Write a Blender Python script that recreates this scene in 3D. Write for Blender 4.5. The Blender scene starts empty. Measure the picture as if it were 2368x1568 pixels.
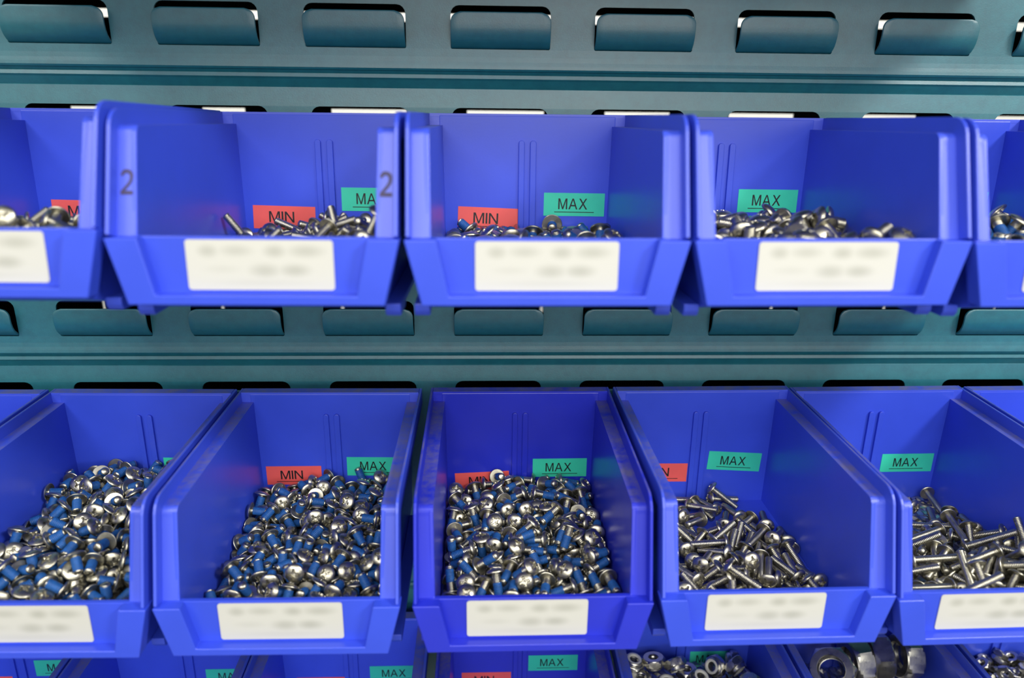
# Louvered rack with blue parts bins full of screws and nuts.  All sizes below are in millimetres; MM turns them into metres.
import bpy, bmesh, math
from mathutils import Vector, Matrix, Quaternion

SC = bpy.context.scene
COL = SC.collection
MM = 0.001
PI = math.pi

# ---------------------------------------------------------------- camera
TH, PH, RO = 0.0419, 0.3155, 0.0121
FPX = 1775.45
fw = Vector((math.sin(TH)*math.cos(PH), math.cos(TH)*math.cos(PH), -math.sin(PH)))
rt = fw.cross(Vector((0, 0, 1))).normalized(); up = rt.cross(fw)
r2 = rt*math.cos(RO)+up*math.sin(RO); u2 = -rt*math.sin(RO)+up*math.cos(RO)
cd = bpy.data.cameras.new('camera'); cam = bpy.data.objects.new('camera', cd); COL.objects.link(cam)
cd.sensor_width = 36; cd.lens = FPX/2368*36
cam.matrix_world = Matrix(((r2.x, u2.x, -fw.x, -10.28*MM), (r2.y, u2.y, -fw.y, -435.2*MM), (r2.z, u2.z, -fw.z, -19.45*MM), (0, 0, 0, 1)))
cd.clip_start = .01; cd.clip_end = 50
cd.dof.use_dof = True; cd.dof.focus_distance = .43; cd.dof.aperture_fstop = 5.8
SC.camera = cam

# ---------------------------------------------------------------- world, lamps, exposure
W = bpy.data.worlds.new('world'); SC.world = W; W.use_nodes = True
wn = W.node_tree.nodes; wl = W.node_tree.links
bg = wn['Background']; tc = wn.new('ShaderNodeTexCoord'); sx = wn.new('ShaderNodeSeparateXYZ'); cr = wn.new('ShaderNodeValToRGB')
mp = wn.new('ShaderNodeMapRange'); mp.inputs[1].default_value = -1
wl.new(tc.outputs['Generated'], sx.inputs[0]); wl.new(sx.outputs['Z'], mp.inputs[0]); wl.new(mp.outputs[0], cr.inputs[0]); wl.new(cr.outputs[0], bg.inputs[0])
e = cr.color_ramp.elements
e[0].position = .40; e[0].color = (.06, .06, .055, 1)
e[1].position = .68; e[1].color = (.20, .21, .20, 1)
x_ = e.new(.54); x_.color = (1.0, 1.0, .90, 1)
bg.inputs[1].default_value = WORLD = 1.0

def area(name, loc, aim, sx_, sy_, power, col=(1, .97, .90)):
    l = bpy.data.lights.new(name, 'AREA'); l.shape = 'RECTANGLE'; l.size = sx_; l.size_y = sy_; l.energy = power; l.color = col
    o = bpy.data.objects.new(name, l); COL.objects.link(o); o.location = loc
    o.rotation_euler = (Vector(aim)-Vector(loc)).to_track_quat('-Z', 'Y').to_euler(); return o
AIM = (0, -.05, -.15)
area('ceiling_and_fill_lamp', (1.0, -.95, .78), AIM, .35, .2, 15)
area('ceiling_and_fill_lamp', (-.85, -1.0, .80), AIM, .5, .2, 6)
area('ceiling_and_fill_lamp', (.05, -1.3, 1.0), AIM, 1.2, .3, 7)
area('ceiling_and_fill_lamp', (-.1, -2.4, 1.05), AIM, 1.8, .6, 21)
area('ceiling_and_fill_lamp', (.5, -2.8, .42), AIM, 1.8, .4, 16)  # low fill light, added to brighten the teal panel
area('wall_fill_lamp', (0, .55, .9), (0, 1.0, 0), 1.5, .3, 14)  # unseen light added to brighten the wall behind the rack
SC.view_settings.view_transform = 'Standard'; SC.view_settings.look = 'None'
SC.view_settings.exposure = 0.12; SC.view_settings.gamma = 1; SC.view_settings.use_curve_mapping = False

# ---------------------------------------------------------------- materials
def mat(name, col, rough=.4, metal=0, spec=.5, bump=0, bscale=600, vary=0, vscale=60, dust=None, coat=0, settle=False, specks=False):
    m = bpy.data.materials.new(name); m.use_nodes = True; n = m.node_tree.nodes; l = m.node_tree.links
    b = n['Principled BSDF']; b.inputs['Base Color'].default_value = (*col, 1); b.inputs['Roughness'].default_value = rough
    b.inputs['Metallic'].default_value = metal; b.inputs['Specular IOR Level'].default_value = spec
    b.inputs['Coat Weight'].default_value = coat; b.inputs['Coat Roughness'].default_value = .15
    t = n.new('ShaderNodeTexCoord')
    if bump:
        z = n.new('ShaderNodeTexNoise'); z.inputs['Scale'].default_value = bscale; z.inputs['Detail'].default_value = 3; l.new(t.outputs['Object'], z.inputs['Vector'])
        bp = n.new('ShaderNodeBump'); bp.inputs['Strength'].default_value = bump; bp.inputs['Distance'].default_value = .0004
        l.new(z.outputs[0], bp.inputs['Height']); l.new(bp.outputs[0], b.inputs['Normal'])
    src = None
    if vary:
        z = n.new('ShaderNodeTexNoise'); z.inputs['Scale'].default_value = vscale; z.inputs['Detail'].default_value = 5; l.new(t.outputs['Object'], z.inputs['Vector'])
        mr = n.new('ShaderNodeMapRange'); mr.inputs[1].default_value = .3; mr.inputs[2].default_value = .7; mr.inputs[3].default_value = 1-vary; mr.inputs[4].default_value = 1+vary
        l.new(z.outputs[0], mr.inputs[0])
        mx = n.new('ShaderNodeMix'); mx.data_type = 'RGBA'; mx.blend_type = 'MULTIPLY'; mx.inputs[0].default_value = 1; mx.inputs[6].default_value = (*col, 1)
        l.new(mr.outputs[0], mx.inputs[7]); src = mx.outputs[2]
        rr = n.new('ShaderNodeMapRange'); rr.inputs[3].default_value = rough*.85; rr.inputs[4].default_value = rough*1.2; l.new(z.outputs[0], rr.inputs[0]); l.new(rr.outputs[0], b.inputs['Roughness'])
    if dust:
        dc, amount, ds = dust
        z = n.new('ShaderNodeTexNoise'); z.inputs['Scale'].default_value = ds; z.inputs['Detail'].default_value = 8; z.inputs['Roughness'].default_value = .75; l.new(t.outputs['Object'], z.inputs['Vector'])
        mr = n.new('ShaderNodeMapRange'); mr.inputs[1].default_value = .38; mr.inputs[2].default_value = .68; mr.inputs[4].default_value = amount
        l.new(z.outputs[0], mr.inputs[0])
        mx = n.new('ShaderNodeMix'); mx.data_type = 'RGBA'; mx.inputs[6].default_value = (*col, 1); mx.inputs[7].default_value = (*dc, 1)
        if settle:                                                    # dust has settled on the faces that look up
            sp = n.new('ShaderNodeSeparateXYZ'); l.new(t.outputs['Normal'], sp.inputs[0])
            m2 = n.new('ShaderNodeMapRange'); m2.inputs[1].default_value = .90; m2.inputs[2].default_value = .98; l.new(sp.outputs['Z'], m2.inputs[0])
            m3 = n.new('ShaderNodeMath'); m3.operation = 'MULTIPLY'; l.new(mr.outputs[0], m3.inputs[0]); l.new(m2.outputs[0], m3.inputs[1]); l.new(m3.outputs[0], mx.inputs[0])
        else: l.new(mr.outputs[0], mx.inputs[0])
        if src: l.new(src, mx.inputs[6])
        src = mx.outputs[2]
    if specks:                                                      # small chips and dirt specks in the paint
        vz = n.new('ShaderNodeTexNoise'); vz.inputs['Scale'].default_value = 420; vz.inputs['Detail'].default_value = 1; l.new(t.outputs['Object'], vz.inputs['Vector'])
        wz = n.new('ShaderNodeTexNoise'); wz.inputs['Scale'].default_value = 22; l.new(t.outputs['Object'], wz.inputs['Vector'])
        a1 = n.new('ShaderNodeMath'); a1.operation = 'MULTIPLY'; l.new(vz.outputs[0], a1.inputs[0]); l.new(wz.outputs[0], a1.inputs[1])
        m4 = n.new('ShaderNodeMapRange'); m4.inputs[1].default_value = .425; m4.inputs[2].default_value = .455; m4.inputs[4].default_value = .8; l.new(a1.outputs[0], m4.inputs[0])
        mx = n.new('ShaderNodeMix'); mx.data_type = 'RGBA'; mx.inputs[6].default_value = (*col, 1); mx.inputs[7].default_value = (.001, .012, .022, 1)
        if src: l.new(src, mx.inputs[6])
        l.new(m4.outputs[0], mx.inputs[0]); src = mx.outputs[2]
    if src: l.new(src, b.inputs['Base Color'])
    return m
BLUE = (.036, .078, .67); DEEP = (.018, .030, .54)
M = {}
M['teal'] = mat('teal_paint', (.014, .17, .22), .40, 0, 1.0, .10, 1500, .10, 12, dust=((.004, .05, .09), .35, 160))
M['dark'] = mat('black_inside', (.004, .004, .004), .9, 0, .1)  # near black, stands in for the darkness behind the slots
M['floor'] = mat('concrete', (.30, .29, .27), .7, 0, .4, 0, 0, .15, 8)
M['white'] = mat('white_wall', (.85, .85, .82), .8)
M['blue'] = mat('blue_plastic', BLUE, .34, 0, .55, .05, 900, .08, 25)
M['blue_dust'] = mat('dusty_blue_plastic', BLUE, .42, 0, .9, .06, 900, .08, 25, dust=((.17, .16, .28), .9, 90), settle=True)
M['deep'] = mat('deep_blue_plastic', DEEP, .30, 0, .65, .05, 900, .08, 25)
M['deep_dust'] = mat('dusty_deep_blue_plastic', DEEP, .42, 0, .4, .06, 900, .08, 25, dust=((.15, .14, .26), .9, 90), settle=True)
M['steel'] = mat('stainless_steel', (.47, .45, .37), .34, 1, .5, 0, 0, .10, 300)
M['zinc'] = mat('zinc_steel', (.50, .49, .45), .28, 1, .5, .1, 700, .12, 250)
M['patch'] = mat('blue_thread_patch', (.012, .088, .31), .5, 0, .4, .15, 2500, .25, 500)
M['nylon'] = mat('pale_nylon', (.55, .55, .50), .5)
M['red'] = mat('red_sticker', (.82, .115, .105), .42, 0, .4, 0, 0, .05, 80)
M['green'] = mat('green_sticker', (.04, .60, .40), .42, 0, .4, 0, 0, .05, 80)
M['ink'] = mat('black_ink', (.008, .010, .012), .5)
M['marker'] = mat('grey_marker', (.045, .035, .10), .6)

def card_material():
    m = bpy.data.materials.new('printed_card'); m.use_nodes = True; n = m.node_tree.nodes; l = m.node_tree.links
    b = n['Principled BSDF']; b.inputs['Roughness'].default_value = .5
    t = n.new('ShaderNodeTexCoord'); acc = None
    # faded, unreadable print: soft grey blotches, (x, z, half width, half height, strength) in millimetres about the card centre
    for (x, z, a, h, s) in [(-19, 5.2, 3.4, 2.2, .5), (-8.5, 5.4, 5.5, 2.0, .42), (5.5, 5.2, 3.8, 2.2, .55), (17, 5.3, 6.2, 2.2, .5),
                            (-14, -1.6, 6, 1.5, .16), (1.5, -2.0, 5.2, 2.4, .5), (12.5, -1.9, 5.2, 2.2, .55), (0, -6.6, 17, 1.4, .14)]:
        mpn = n.new('ShaderNodeMapping'); mpn.vector_type = 'POINT'
        mpn.inputs['Scale'].default_value = (1/(a*MM), 0, 1/(h*MM)); mpn.inputs['Location'].default_value = (-x/a, 0, -z/h)
        l.new(t.outputs['Object'], mpn.inputs[0])
        ln = n.new('ShaderNodeVectorMath'); ln.operation = 'LENGTH'; l.new(mpn.outputs[0], ln.inputs[0])
        mr = n.new('ShaderNodeMapRange'); mr.interpolation_type = 'SMOOTHSTEP'; mr.inputs[1].default_value = .1; mr.inputs[2].default_value = 1.6; mr.inputs[3].default_value = s; mr.inputs[4].default_value = 0
        l.new(ln.outputs['Value'], mr.inputs[0])
        if acc is None: acc = mr.outputs[0]
        else:
            mx = n.new('ShaderNodeMath'); mx.operation = 'MAXIMUM'; l.new(acc, mx.inputs[0]); l.new(mr.outputs[0], mx.inputs[1]); acc = mx.outputs[0]
    mix = n.new('ShaderNodeMix'); mix.data_type = 'RGBA'; mix.inputs[6].default_value = (.58, .58, .54, 1); mix.inputs[7].default_value = (.32, .325, .28, 1)
    l.new(acc, mix.inputs[0]); l.new(mix.outputs[2], b.inputs['Base Color']); return m
M['card'] = card_material()

# ---------------------------------------------------------------- helpers
def tag(o, label=None, cat=None, group=None, kind=None):
    for k, v in (('label', label), ('category', cat), ('group', group), ('kind', kind)):
        if v: o[k] = v
    return o
def link(name, me, parent=None, m=None):
    o = bpy.data.objects.new(name, me); COL.objects.link(o)
    if m is not None and me is not None: me.materials.clear(); me.materials.append(m)
    if parent is not None: o.parent = parent
    return o
def finish(bm, name, smooth=False, scale=MM, normals=True):
    if normals: bmesh.ops.recalc_face_normals(bm, faces=bm.faces)
    bmesh.ops.scale(bm, vec=(scale,)*3, verts=bm.verts)
    me = bpy.data.meshes.new(name); bm.to_mesh(me); bm.free()
    if smooth: me.polygons.foreach_set('use_smooth', [True]*len(me.polygons))
    return me
def prism(bm, ring_a, ring_b):
    """closed solid between two rings of points with the same count"""
    a = [bm.verts.new(p) for p in ring_a]; b = [bm.verts.new(p) for p in ring_b]; n = len(a)
    bm.faces.new(a); bm.faces.new(b[::-1])
    for i in range(n): bm.faces.new((a[i], b[i], b[(i+1) % n], a[(i+1) % n]))
def box(bm, x0, x1, y0, y1, z0, z1):
    prism(bm, [(x0, y0, z0), (x1, y0, z0), (x1, y0, z1), (x0, y0, z1)], [(x0, y1, z0), (x1, y1, z0), (x1, y1, z1), (x0, y1, z1)])
def bevel(o, w, seg=2, ang=35):
    b = o.modifiers.new('bevel', 'BEVEL'); b.width = w*MM; b.segments = seg; b.limit_method = 'ANGLE'; b.angle_limit = math.radians(ang); b.harden_normals = False
    return o
def smooth_by_angle(me, ang=40):
    bm = bmesh.new(); bm.from_mesh(me)
    for f in bm.faces: f.smooth = True
    for ed in bm.edges:
        if len(ed.link_faces) == 2 and ed.calc_face_angle(0) > math.radians(ang): ed.smooth = False
    bm.to_mesh(me); bm.free()
def copy_tree(o, parent=None):
    c = o.copy(); COL.objects.link(c); c.parent = parent
    for ch in list(o.children): copy_tree(ch, c)
    return c

# ---------------------------------------------------------------- the louvered rack
PITCH, ROWP, TABW = 76.01, 159.29, 52.6
def prof(z):
    """how far the sheet stands back (mm, + is away) at height z"""
    zz = z
    if zz <= -52: zz = z + ROWP*math.ceil((-52-z)/ROWP + 1e-9)
    if zz > 107.2: zz -= ROWP
    pts = [(107.5, 3.2), (60, 0), (0, 0), (-4, -.12), (-6.5, -.35), (-8.5, -.65), (-9.6, -.85), (-10.0, -.5), (-10.4, .5), (-13.2, 2.3), (-13.7, 1.3), (-14.4, 1.1), (-15.0, 1.9), (-19.2, 4.6), (-20.0, 4.9), (-20.6, 4.4), (-30, 3.5), (-52, 3.2)]
    for (za, a), (zb, b) in zip(pts, pts[1:]):
        if za >= zz >= zb: return a+(b-a)*(za-zz)/(za-zb)
    return 3.2
UMIN, UMAX = -6, 8
def rack():
    root = bpy.data.objects.new('louvered_rack', None); COL.objects.link(root); root.location = (0, 0, -.46)
    tag(root, 'teal painted steel rack with rows of bent louvers carrying the blue bins', 'rack')
    off = Vector((0, 0, .46))
    slots = [ROWP-51.4, 0, -51.4, -ROWP, -ROWP-51.4, -2*ROWP]                   # heights of the tab hinges
    slot_h = 21.4
    bm = bmesh.new()
    zt, zb = 215, -460
    cuts = []
    for s in slots: cuts.append((s+slot_h+2, s-2))
    def strip(z1, z0):                                            # plain sheet between z1 (top) and z0
        zs = [z1]; z = z1
        brk = sorted({round(k+q, 2) for k in (ROWP, 0, -ROWP, -2*ROWP) for q in (60, -4, -6.5, -8.5, -9.6, -10.0, -10.4, -13.2, -13.7, -14.4, -15, -19.2, -20, -20.6, -30)}, reverse=True)
        zs = [z1]+[b for b in brk if z0+.05 < b < z1-.05]+[z0]
        xs = [UMIN*PITCH, UMAX*PITCH]
        rows = [[bm.verts.new((x, prof(zv), zv)) for x in xs] for zv in zs]
        for a, b in zip(rows, rows[1:]): bm.faces.new((a[0], a[1], b[1], b[0]))
    edge = zt
    for (c1, c0) in cuts:
        if edge > c1: strip(edge, c1)
        # a band with the slots cut out
        outer = [bm.verts.new((UMIN*PITCH, 0, c1)), bm.verts.new((UMAX*PITCH, 0, c1)), bm.verts.new((UMAX*PITCH, 0, c0)), bm.verts.new((UMIN*PITCH, 0, c0))]
        edges = [bm.edges.new((outer[i], outer[(i+1) % 4])) for i in range(4)]
        for u in range(UMIN+1, UMAX):
            cx = u*PITCH; h = TABW/2; zl, zh = c0+2, c1-2; r = 4.5; ring = []
            for (px, pz, a0, rr) in ((cx+h-r, zh-r, 0, r), (cx-h+r, zh-r, 90, r), (cx-h+1, zl+1, 180, 1), (cx+h-1, zl+1, 270, 1)):
                for k in range(5):
                    a = math.radians(a0+k*22.5); ring.append(bm.verts.new((px+rr*math.cos(a), 0, pz+rr*math.sin(a))))
            edges += [bm.edges.new((ring[i], ring[(i+1) % len(ring)])) for i in range(len(ring))]
        g = bmesh.ops.triangle_fill(bm, edges=edges, use_beauty=True)
        vs = {v for ed in edges for v in ed.verts}
        for v in vs: v.co.y = prof(v.co.z)
        edge = c0
    strip(edge, zb)
    bmesh.ops.remove_doubles(bm, verts=bm.verts, dist=.02)
    me = finish(bm, 'panel')
    p = link('panel', me, root, M['teal']); p.location = off
    s = p.modifiers.new('thick', 'SOLIDIFY'); s.thickness = 1.2*MM; s.offset = 1 if me.polygons[0].normal.y < 0 else -1
    s.offset = -1
    # louver tab, bent out from its hinge, open at the top
    bm = bmesh.new(); P = [(0, 0), (-1.6, .5), (-3.6, 1.9), (-5.4, 3.8), (-6.6, 6.2), (-7.3, 9), (-7.5, 12), (-7.5, 18.0)]
    t = 1.3; nX = 14; h = TABW/2-.2
    def halfw(z):                                                  # rounded upper corners
        r = 5.0; d = z-(18.0-r)
        return h if d <= 0 else h-r+math.sqrt(max(0, r*r-d*d))
    fine = []
    for (a, b) in zip(P, P[1:]):
        k = 6 if b[1] > 12.5 else 2
        for i in range(k): fine.append((a[0]+(b[0]-a[0])*i/k, a[1]+(b[1]-a[1])*i/k))
    fine.append(P[-1])
    g = [[bm.verts.new((halfw(z)*(2*i/nX-1), y, z)) for i in range(nX+1)] for (y, z) in fine]
    for a, b in zip(g, g[1:]):
        for i in range(nX): bm.faces.new((a[i], a[i+1], b[i+1], b[i]))
    tm = finish(bm, 'louver', True)
    tab0 = None
    for s in slots:
        for u in range(UMIN+1, UMAX):
            if tab0 is None:
                tab0 = o = link('louver', tm, root, M['teal'])
                q = o.modifiers.new('thick', 'SOLIDIFY'); q.thickness = t*MM; q.offset = -1
                b = o.modifiers.new('round', 'BEVEL'); b.width = .35*MM; b.segments = 2; b.limit_method = 'ANGLE'; b.angle_limit = .8
            else:
                o = tab0.copy(); COL.objects.link(o); o.parent = root
            o.location = off+Vector((u*PITCH, prof(s)+.6, s))*MM
    # added black enclosure that keeps the slots dark, with openings onto the bright wall
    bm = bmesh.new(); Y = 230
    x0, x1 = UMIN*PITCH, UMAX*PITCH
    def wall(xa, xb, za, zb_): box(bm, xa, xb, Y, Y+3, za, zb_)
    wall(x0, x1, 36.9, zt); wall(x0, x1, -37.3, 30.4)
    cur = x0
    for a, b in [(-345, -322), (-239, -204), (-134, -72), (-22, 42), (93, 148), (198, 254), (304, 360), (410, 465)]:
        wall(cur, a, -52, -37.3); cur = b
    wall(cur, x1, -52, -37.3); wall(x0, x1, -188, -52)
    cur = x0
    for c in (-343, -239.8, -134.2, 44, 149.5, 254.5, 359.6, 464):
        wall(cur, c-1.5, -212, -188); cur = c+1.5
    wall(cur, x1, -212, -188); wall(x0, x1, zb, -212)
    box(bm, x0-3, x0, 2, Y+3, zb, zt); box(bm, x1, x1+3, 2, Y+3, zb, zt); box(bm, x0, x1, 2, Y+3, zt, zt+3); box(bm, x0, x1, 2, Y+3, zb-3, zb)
    o = link('dark_enclosure', finish(bm, 'dark_enclosure'), root, M['dark']); o.location = off; tag(o, 'added black enclosure that keeps the slots of the rack dark')
    return root
rack()
bm = bmesh.new(); box(bm, -2500, 2500, 1100, 1140, -1300, 1700)
tag(link('wall_back', finish(bm, 'wall_back'), None, M['white']), 'white wall seen as bright slivers through the slots of the rack', 'wall', kind='structure')

bm = bmesh.new(); box(bm, -2500, 2500, -2900, 1140, -1340, -1300)
tag(link('floor', finish(bm, 'floor'), None, M['floor']), 'grey concrete floor below the rack', 'floor', kind='structure')

# ---------------------------------------------------------------- one bin
HW = 52.35                                                           # half of the outer width at the rim
def xin(z): return 44.1-1.2*max(0, -z-6)/68
def bin_proto(blue, dusty):
    root = bpy.data.objects.new('parts_bin', None); COL.objects.link(root)
    bm = bmesh.new()
    # side walls: local y is minus the distance t from the back, z is down from the back rim
    side = [(4, -5.9), (120.6, -6), (122.6, -8), (133.6, -44.7), (134.6, -46), (134.6, -70), (120, -74), (4, -74)]
    for s in (-1, 1):
        prism(bm, [(s*xin(z), -t, z) for t, z in side], [(s*(xin(z)+1.9), -t, z) for t, z in side])
    # back wall, floor, front wall
    prism(bm, [(-45.8, -4.4, -1), (45.8, -4.4, -1), (44.8, -4.4, -74), (-44.8, -4.4, -74)], [(-45.8, -6.5, -1), (45.8, -6.5, -1), (44.8, -6.5, -74), (-44.8, -6.5, -74)])
    fl = [(4.4, -73.4), (119.6, -73.4), (133, -69.2), (134.6, -69.2), (136.2, -70.4), (120, -74.8), (4.4, -74.8)]
    prism(bm, [(-44.8, -t, z) for t, z in fl], [(44.8, -t, z) for t, z in fl])
    prism(bm, [(-45.6, -132.2, -44.9), (45.6, -132.2, -44.9), (44.6, -132.2, -70), (-44.6, -132.2, -70)], [(-45.6, -134.6, -44.9), (45.6, -134.6, -44.9), (44.6, -134.6, -70), (-44.6, -134.6, -70)])
    me = finish(bm, 'body'); body = bevel(link('body', me, root, blue), .35)
    # rim: a step-shaped flange swept along the back edge, the top edge and down the front corner
    bm = bmesh.new()
    led = [(0, -5.9), (119.3, -5.9)]; nrm = [(0, 1), (0, 1)]
    na = (math.cos(math.radians(17)), math.sin(math.radians(17)))     # normal of the front corner post
    for k in range(1, 6):
        a = k/6; n = Vector((0, 1)).lerp(Vector(na), a).normalized(); nrm.append((n.x, n.y)); led.append((119.3+3.4*math.sin(a*PI/2), -5.9-3.6*(1-math.cos(a*PI/2))))
    led += [(123.0, -10.2), (133.9, -45.4)]; nrm += [na, na]
    sec = [(44.1, -1.6), (44.1, 0), (50.6, 0), (50.9, 5.6), (51.2, 5.9), (HW-.3, 5.9), (HW, 5.6), (HW, -4.0), (50.8, -4.0), (50.6, -1.6)]
    for s in (-1, 1):
        rings = []
        for (t, z), (nt, nz) in zip(led, nrm):
            rings.append([bm.verts.new((s*x, -(t+d*nt), z+d*nz)) for x, d in sec])
        n = len(sec)
        for a, b in zip(rings, rings[1:]):
            for i in range(n): bm.faces.new((a[i], b[i], b[(i+1) % n], a[(i+1) % n]))
        bm.faces.new(rings[0]); bm.faces.new(rings[-1][::-1])
    box(bm, -50.8, 50.8, -6.4, 0, -1.8, 0)                            # back flange that hooks over the louvers
    box(bm, -50.8, 50.8, -1.6, 0, -9, -1.8)
    for s in (-1, 1):
        a, b = sorted((s*45.6, s*51)); box(bm, a, b, -6.3, -4.6, -8, -1.2)
    me = finish(bm, 'rim'); rim = bevel(link('rim', me, root, dusty), .3)
    # front frame round the card: ears at the corners and a rail along the bottom
    bm = bmesh.new()
    U = [(-53, -45), (-41.2, -45), (-36.8, -66.0), (36.8, -66.0), (41.2, -45), (53, -45), (46.9, -69.6), (-46.9, -69.6)]
    prism(bm, [(x, -139.8, z) for x, z in U], [(x, -134.4, z) for x, z in U])
    for s in (-1, 1):
        E = [(44, -45.0), (53, -45.0), (46.9, -69.6), (44, -69.6)]
        prism(bm, [(s*x, -134.8, z) for x, z in E], [(s*x, -132.0, z) for x, z in E])
    me = finish(bm, 'front_frame'); fr = bevel(link('front_frame', me, root, blue), .45, 3)
    for x0, x1 in ((-4.6, -1.6), (1.4, 4.6)):
        bm = bmesh.new(); r = (x1-x0)/2; c = (x0+x1)/2
        ring = [(c+r*math.cos(a), -13.2-r+r*math.sin(a)) for a in [PI*k/8 for k in range(9)]]+[(x0, -73.5), (x1, -73.5)]
        prism(bm, [(x, -6.4, z) for x, z in ring], [(x, -8.0, z) for x, z in ring])
        bevel(link('rib', finish(bm, 'rib'), root, blue), .25)
    for s in (-1, 1):                                                # runners under the floor, ending in small feet
        bm = bmesh.new()
        T = [(20, -72.5), (124, -72.5), (124, -75.5), (122.5, -77.6), (108, -77.6), (104, -75.6), (20, -75.6)]
        prism(bm, [(s*44.9, -t, z) for t, z in T], [(s*51.0, -t, z) for t, z in T])
        bevel(link('foot', finish(bm, 'foot'), root, blue), .4)
    return root

LETTERS = {'M': (.88, [[(.0, 0), (.0, 1), (.17, 1), (.44, .20), (.71, 1), (.88, 1), (.88, 0), (.745, 0), (.745, .78), (.50, 0), (.38, 0), (.135, .79), (.135, 0)]]),
 'A': (.88, [[(0, 0), (.37, 1), (.51, 1), (.88, 0), (.735, 0), (.44, .85), (.145, 0)], [(.19, .28), (.69, .28), (.64, .41), (.24, .41)]]),
 'X': (.84, [[(0, 0), (.345, .52), (.03, 1), (.19, 1), (.42, .64), (.65, 1), (.80, 1), (.495, .525), (.84, 0), (.68, 0), (.42, .40), (.16, 0)]]),
 'I': (.14, [[(0, 0), (0, 1), (.14, 1), (.14, 0)]]),
 'N': (.76, [[(0, 0), (0, 1), (.145, 1), (.625, .24), (.625, 1), (.76, 1), (.76, 0), (.615, 0), (.135, .77), (.135, 0)]]),
 '2': (.60, [[(0, 0), (0, .14), (.34, .46), (.43, .60), (.44, .72), (.40, .81), (.30, .85), (.19, .82), (.12, .72), (0, .75), (.05, .89), (.15, .98), (.30, 1), (.47, .96), (.59, .85), (.61, .70), (.56, .52), (.43, .36), (.22, .16), (.60, .16), (.60, 0)]])}
def text_mesh(body, width, cap, m, name, parent):
    bm = bmesh.new(); x = 0; adv = sum(LETTERS[c][0] for c in body)+.12*(len(body)-1)
    for c in body:
        w, polys = LETTERS[c]
        for P in polys:
            prism(bm, [((x+px-adv/2)*width/adv, 0, (pz-.5)*cap) for px, pz in P], [((x+px-adv/2)*width/adv, -.05, (pz-.5)*cap) for px, pz in P])
        x += w+.12
    return link(name, finish(bm, name), parent, m)
TXT = {}
def sticker(kind, parent, x0, ztop, rot):
    """MIN or MAX sticker on the inside of the back wall; x0, ztop is its upper left corner"""
    w, h = 32.6, 12.2
    if kind not in TXT:
        bm = bmesh.new(); box(bm, 0, w, -.12, 0, -h, 0)
        TXT[kind] = (finish(bm, kind.lower()+'_sticker'), )
        TXT[kind][0].materials.append(M['red' if kind == 'MIN' else 'green'])
    o = link('min_sticker' if kind == 'MIN' else 'max_sticker', TXT[kind][0], parent)
    o.location = Vector((x0, -6.56, ztop))*MM; o.rotation_euler = (0, math.radians(-rot), 0)
    o['label'] = 'red sticker marked MIN in black' if kind == 'MIN' else 'green sticker marked MAX in black'
    if len(TXT[kind]) == 1:
        t = text_mesh(kind, 15.6 if kind == 'MAX' else 13.2, 5.7, M['ink'], 'lettering', o)
        t.location = Vector((w*(.478 if kind == 'MAX' else .456), -.125, -h*.47))*MM
        bm = bmesh.new(); box(bm, w*.175, w*.83, -.16, -.125, -h*.845, -h*.812); u = link('underline', finish(bm, 'underline'), o, M['ink'])
        TXT[kind] = (TXT[kind][0], t.data, u.data)
    else:
        t = link('lettering', TXT[kind][1], o); t.location = Vector((w*(.478 if kind == 'MAX' else .456), -.125, -h*.47))*MM
        link('underline', TXT[kind][2], o)
    return o
bm = bmesh.new()
ring = []
for (px, pz, a0) in ((25.8, 8.2, 0), (-25.8, 8.2, 90), (-25.8, -8.2, 180), (25.8, -8.2, 270)):
    for k in range(5):
        a = math.radians(a0+k*22.5); ring.append((px+1.2*math.cos(a), pz+1.2*math.sin(a)))
prism(bm, [(x, -.4, z) for x, z in ring], [(x, 0, z) for x, z in ring])
CARD = finish(bm, 'card'); CARD.materials.append(M['card'])

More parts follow.
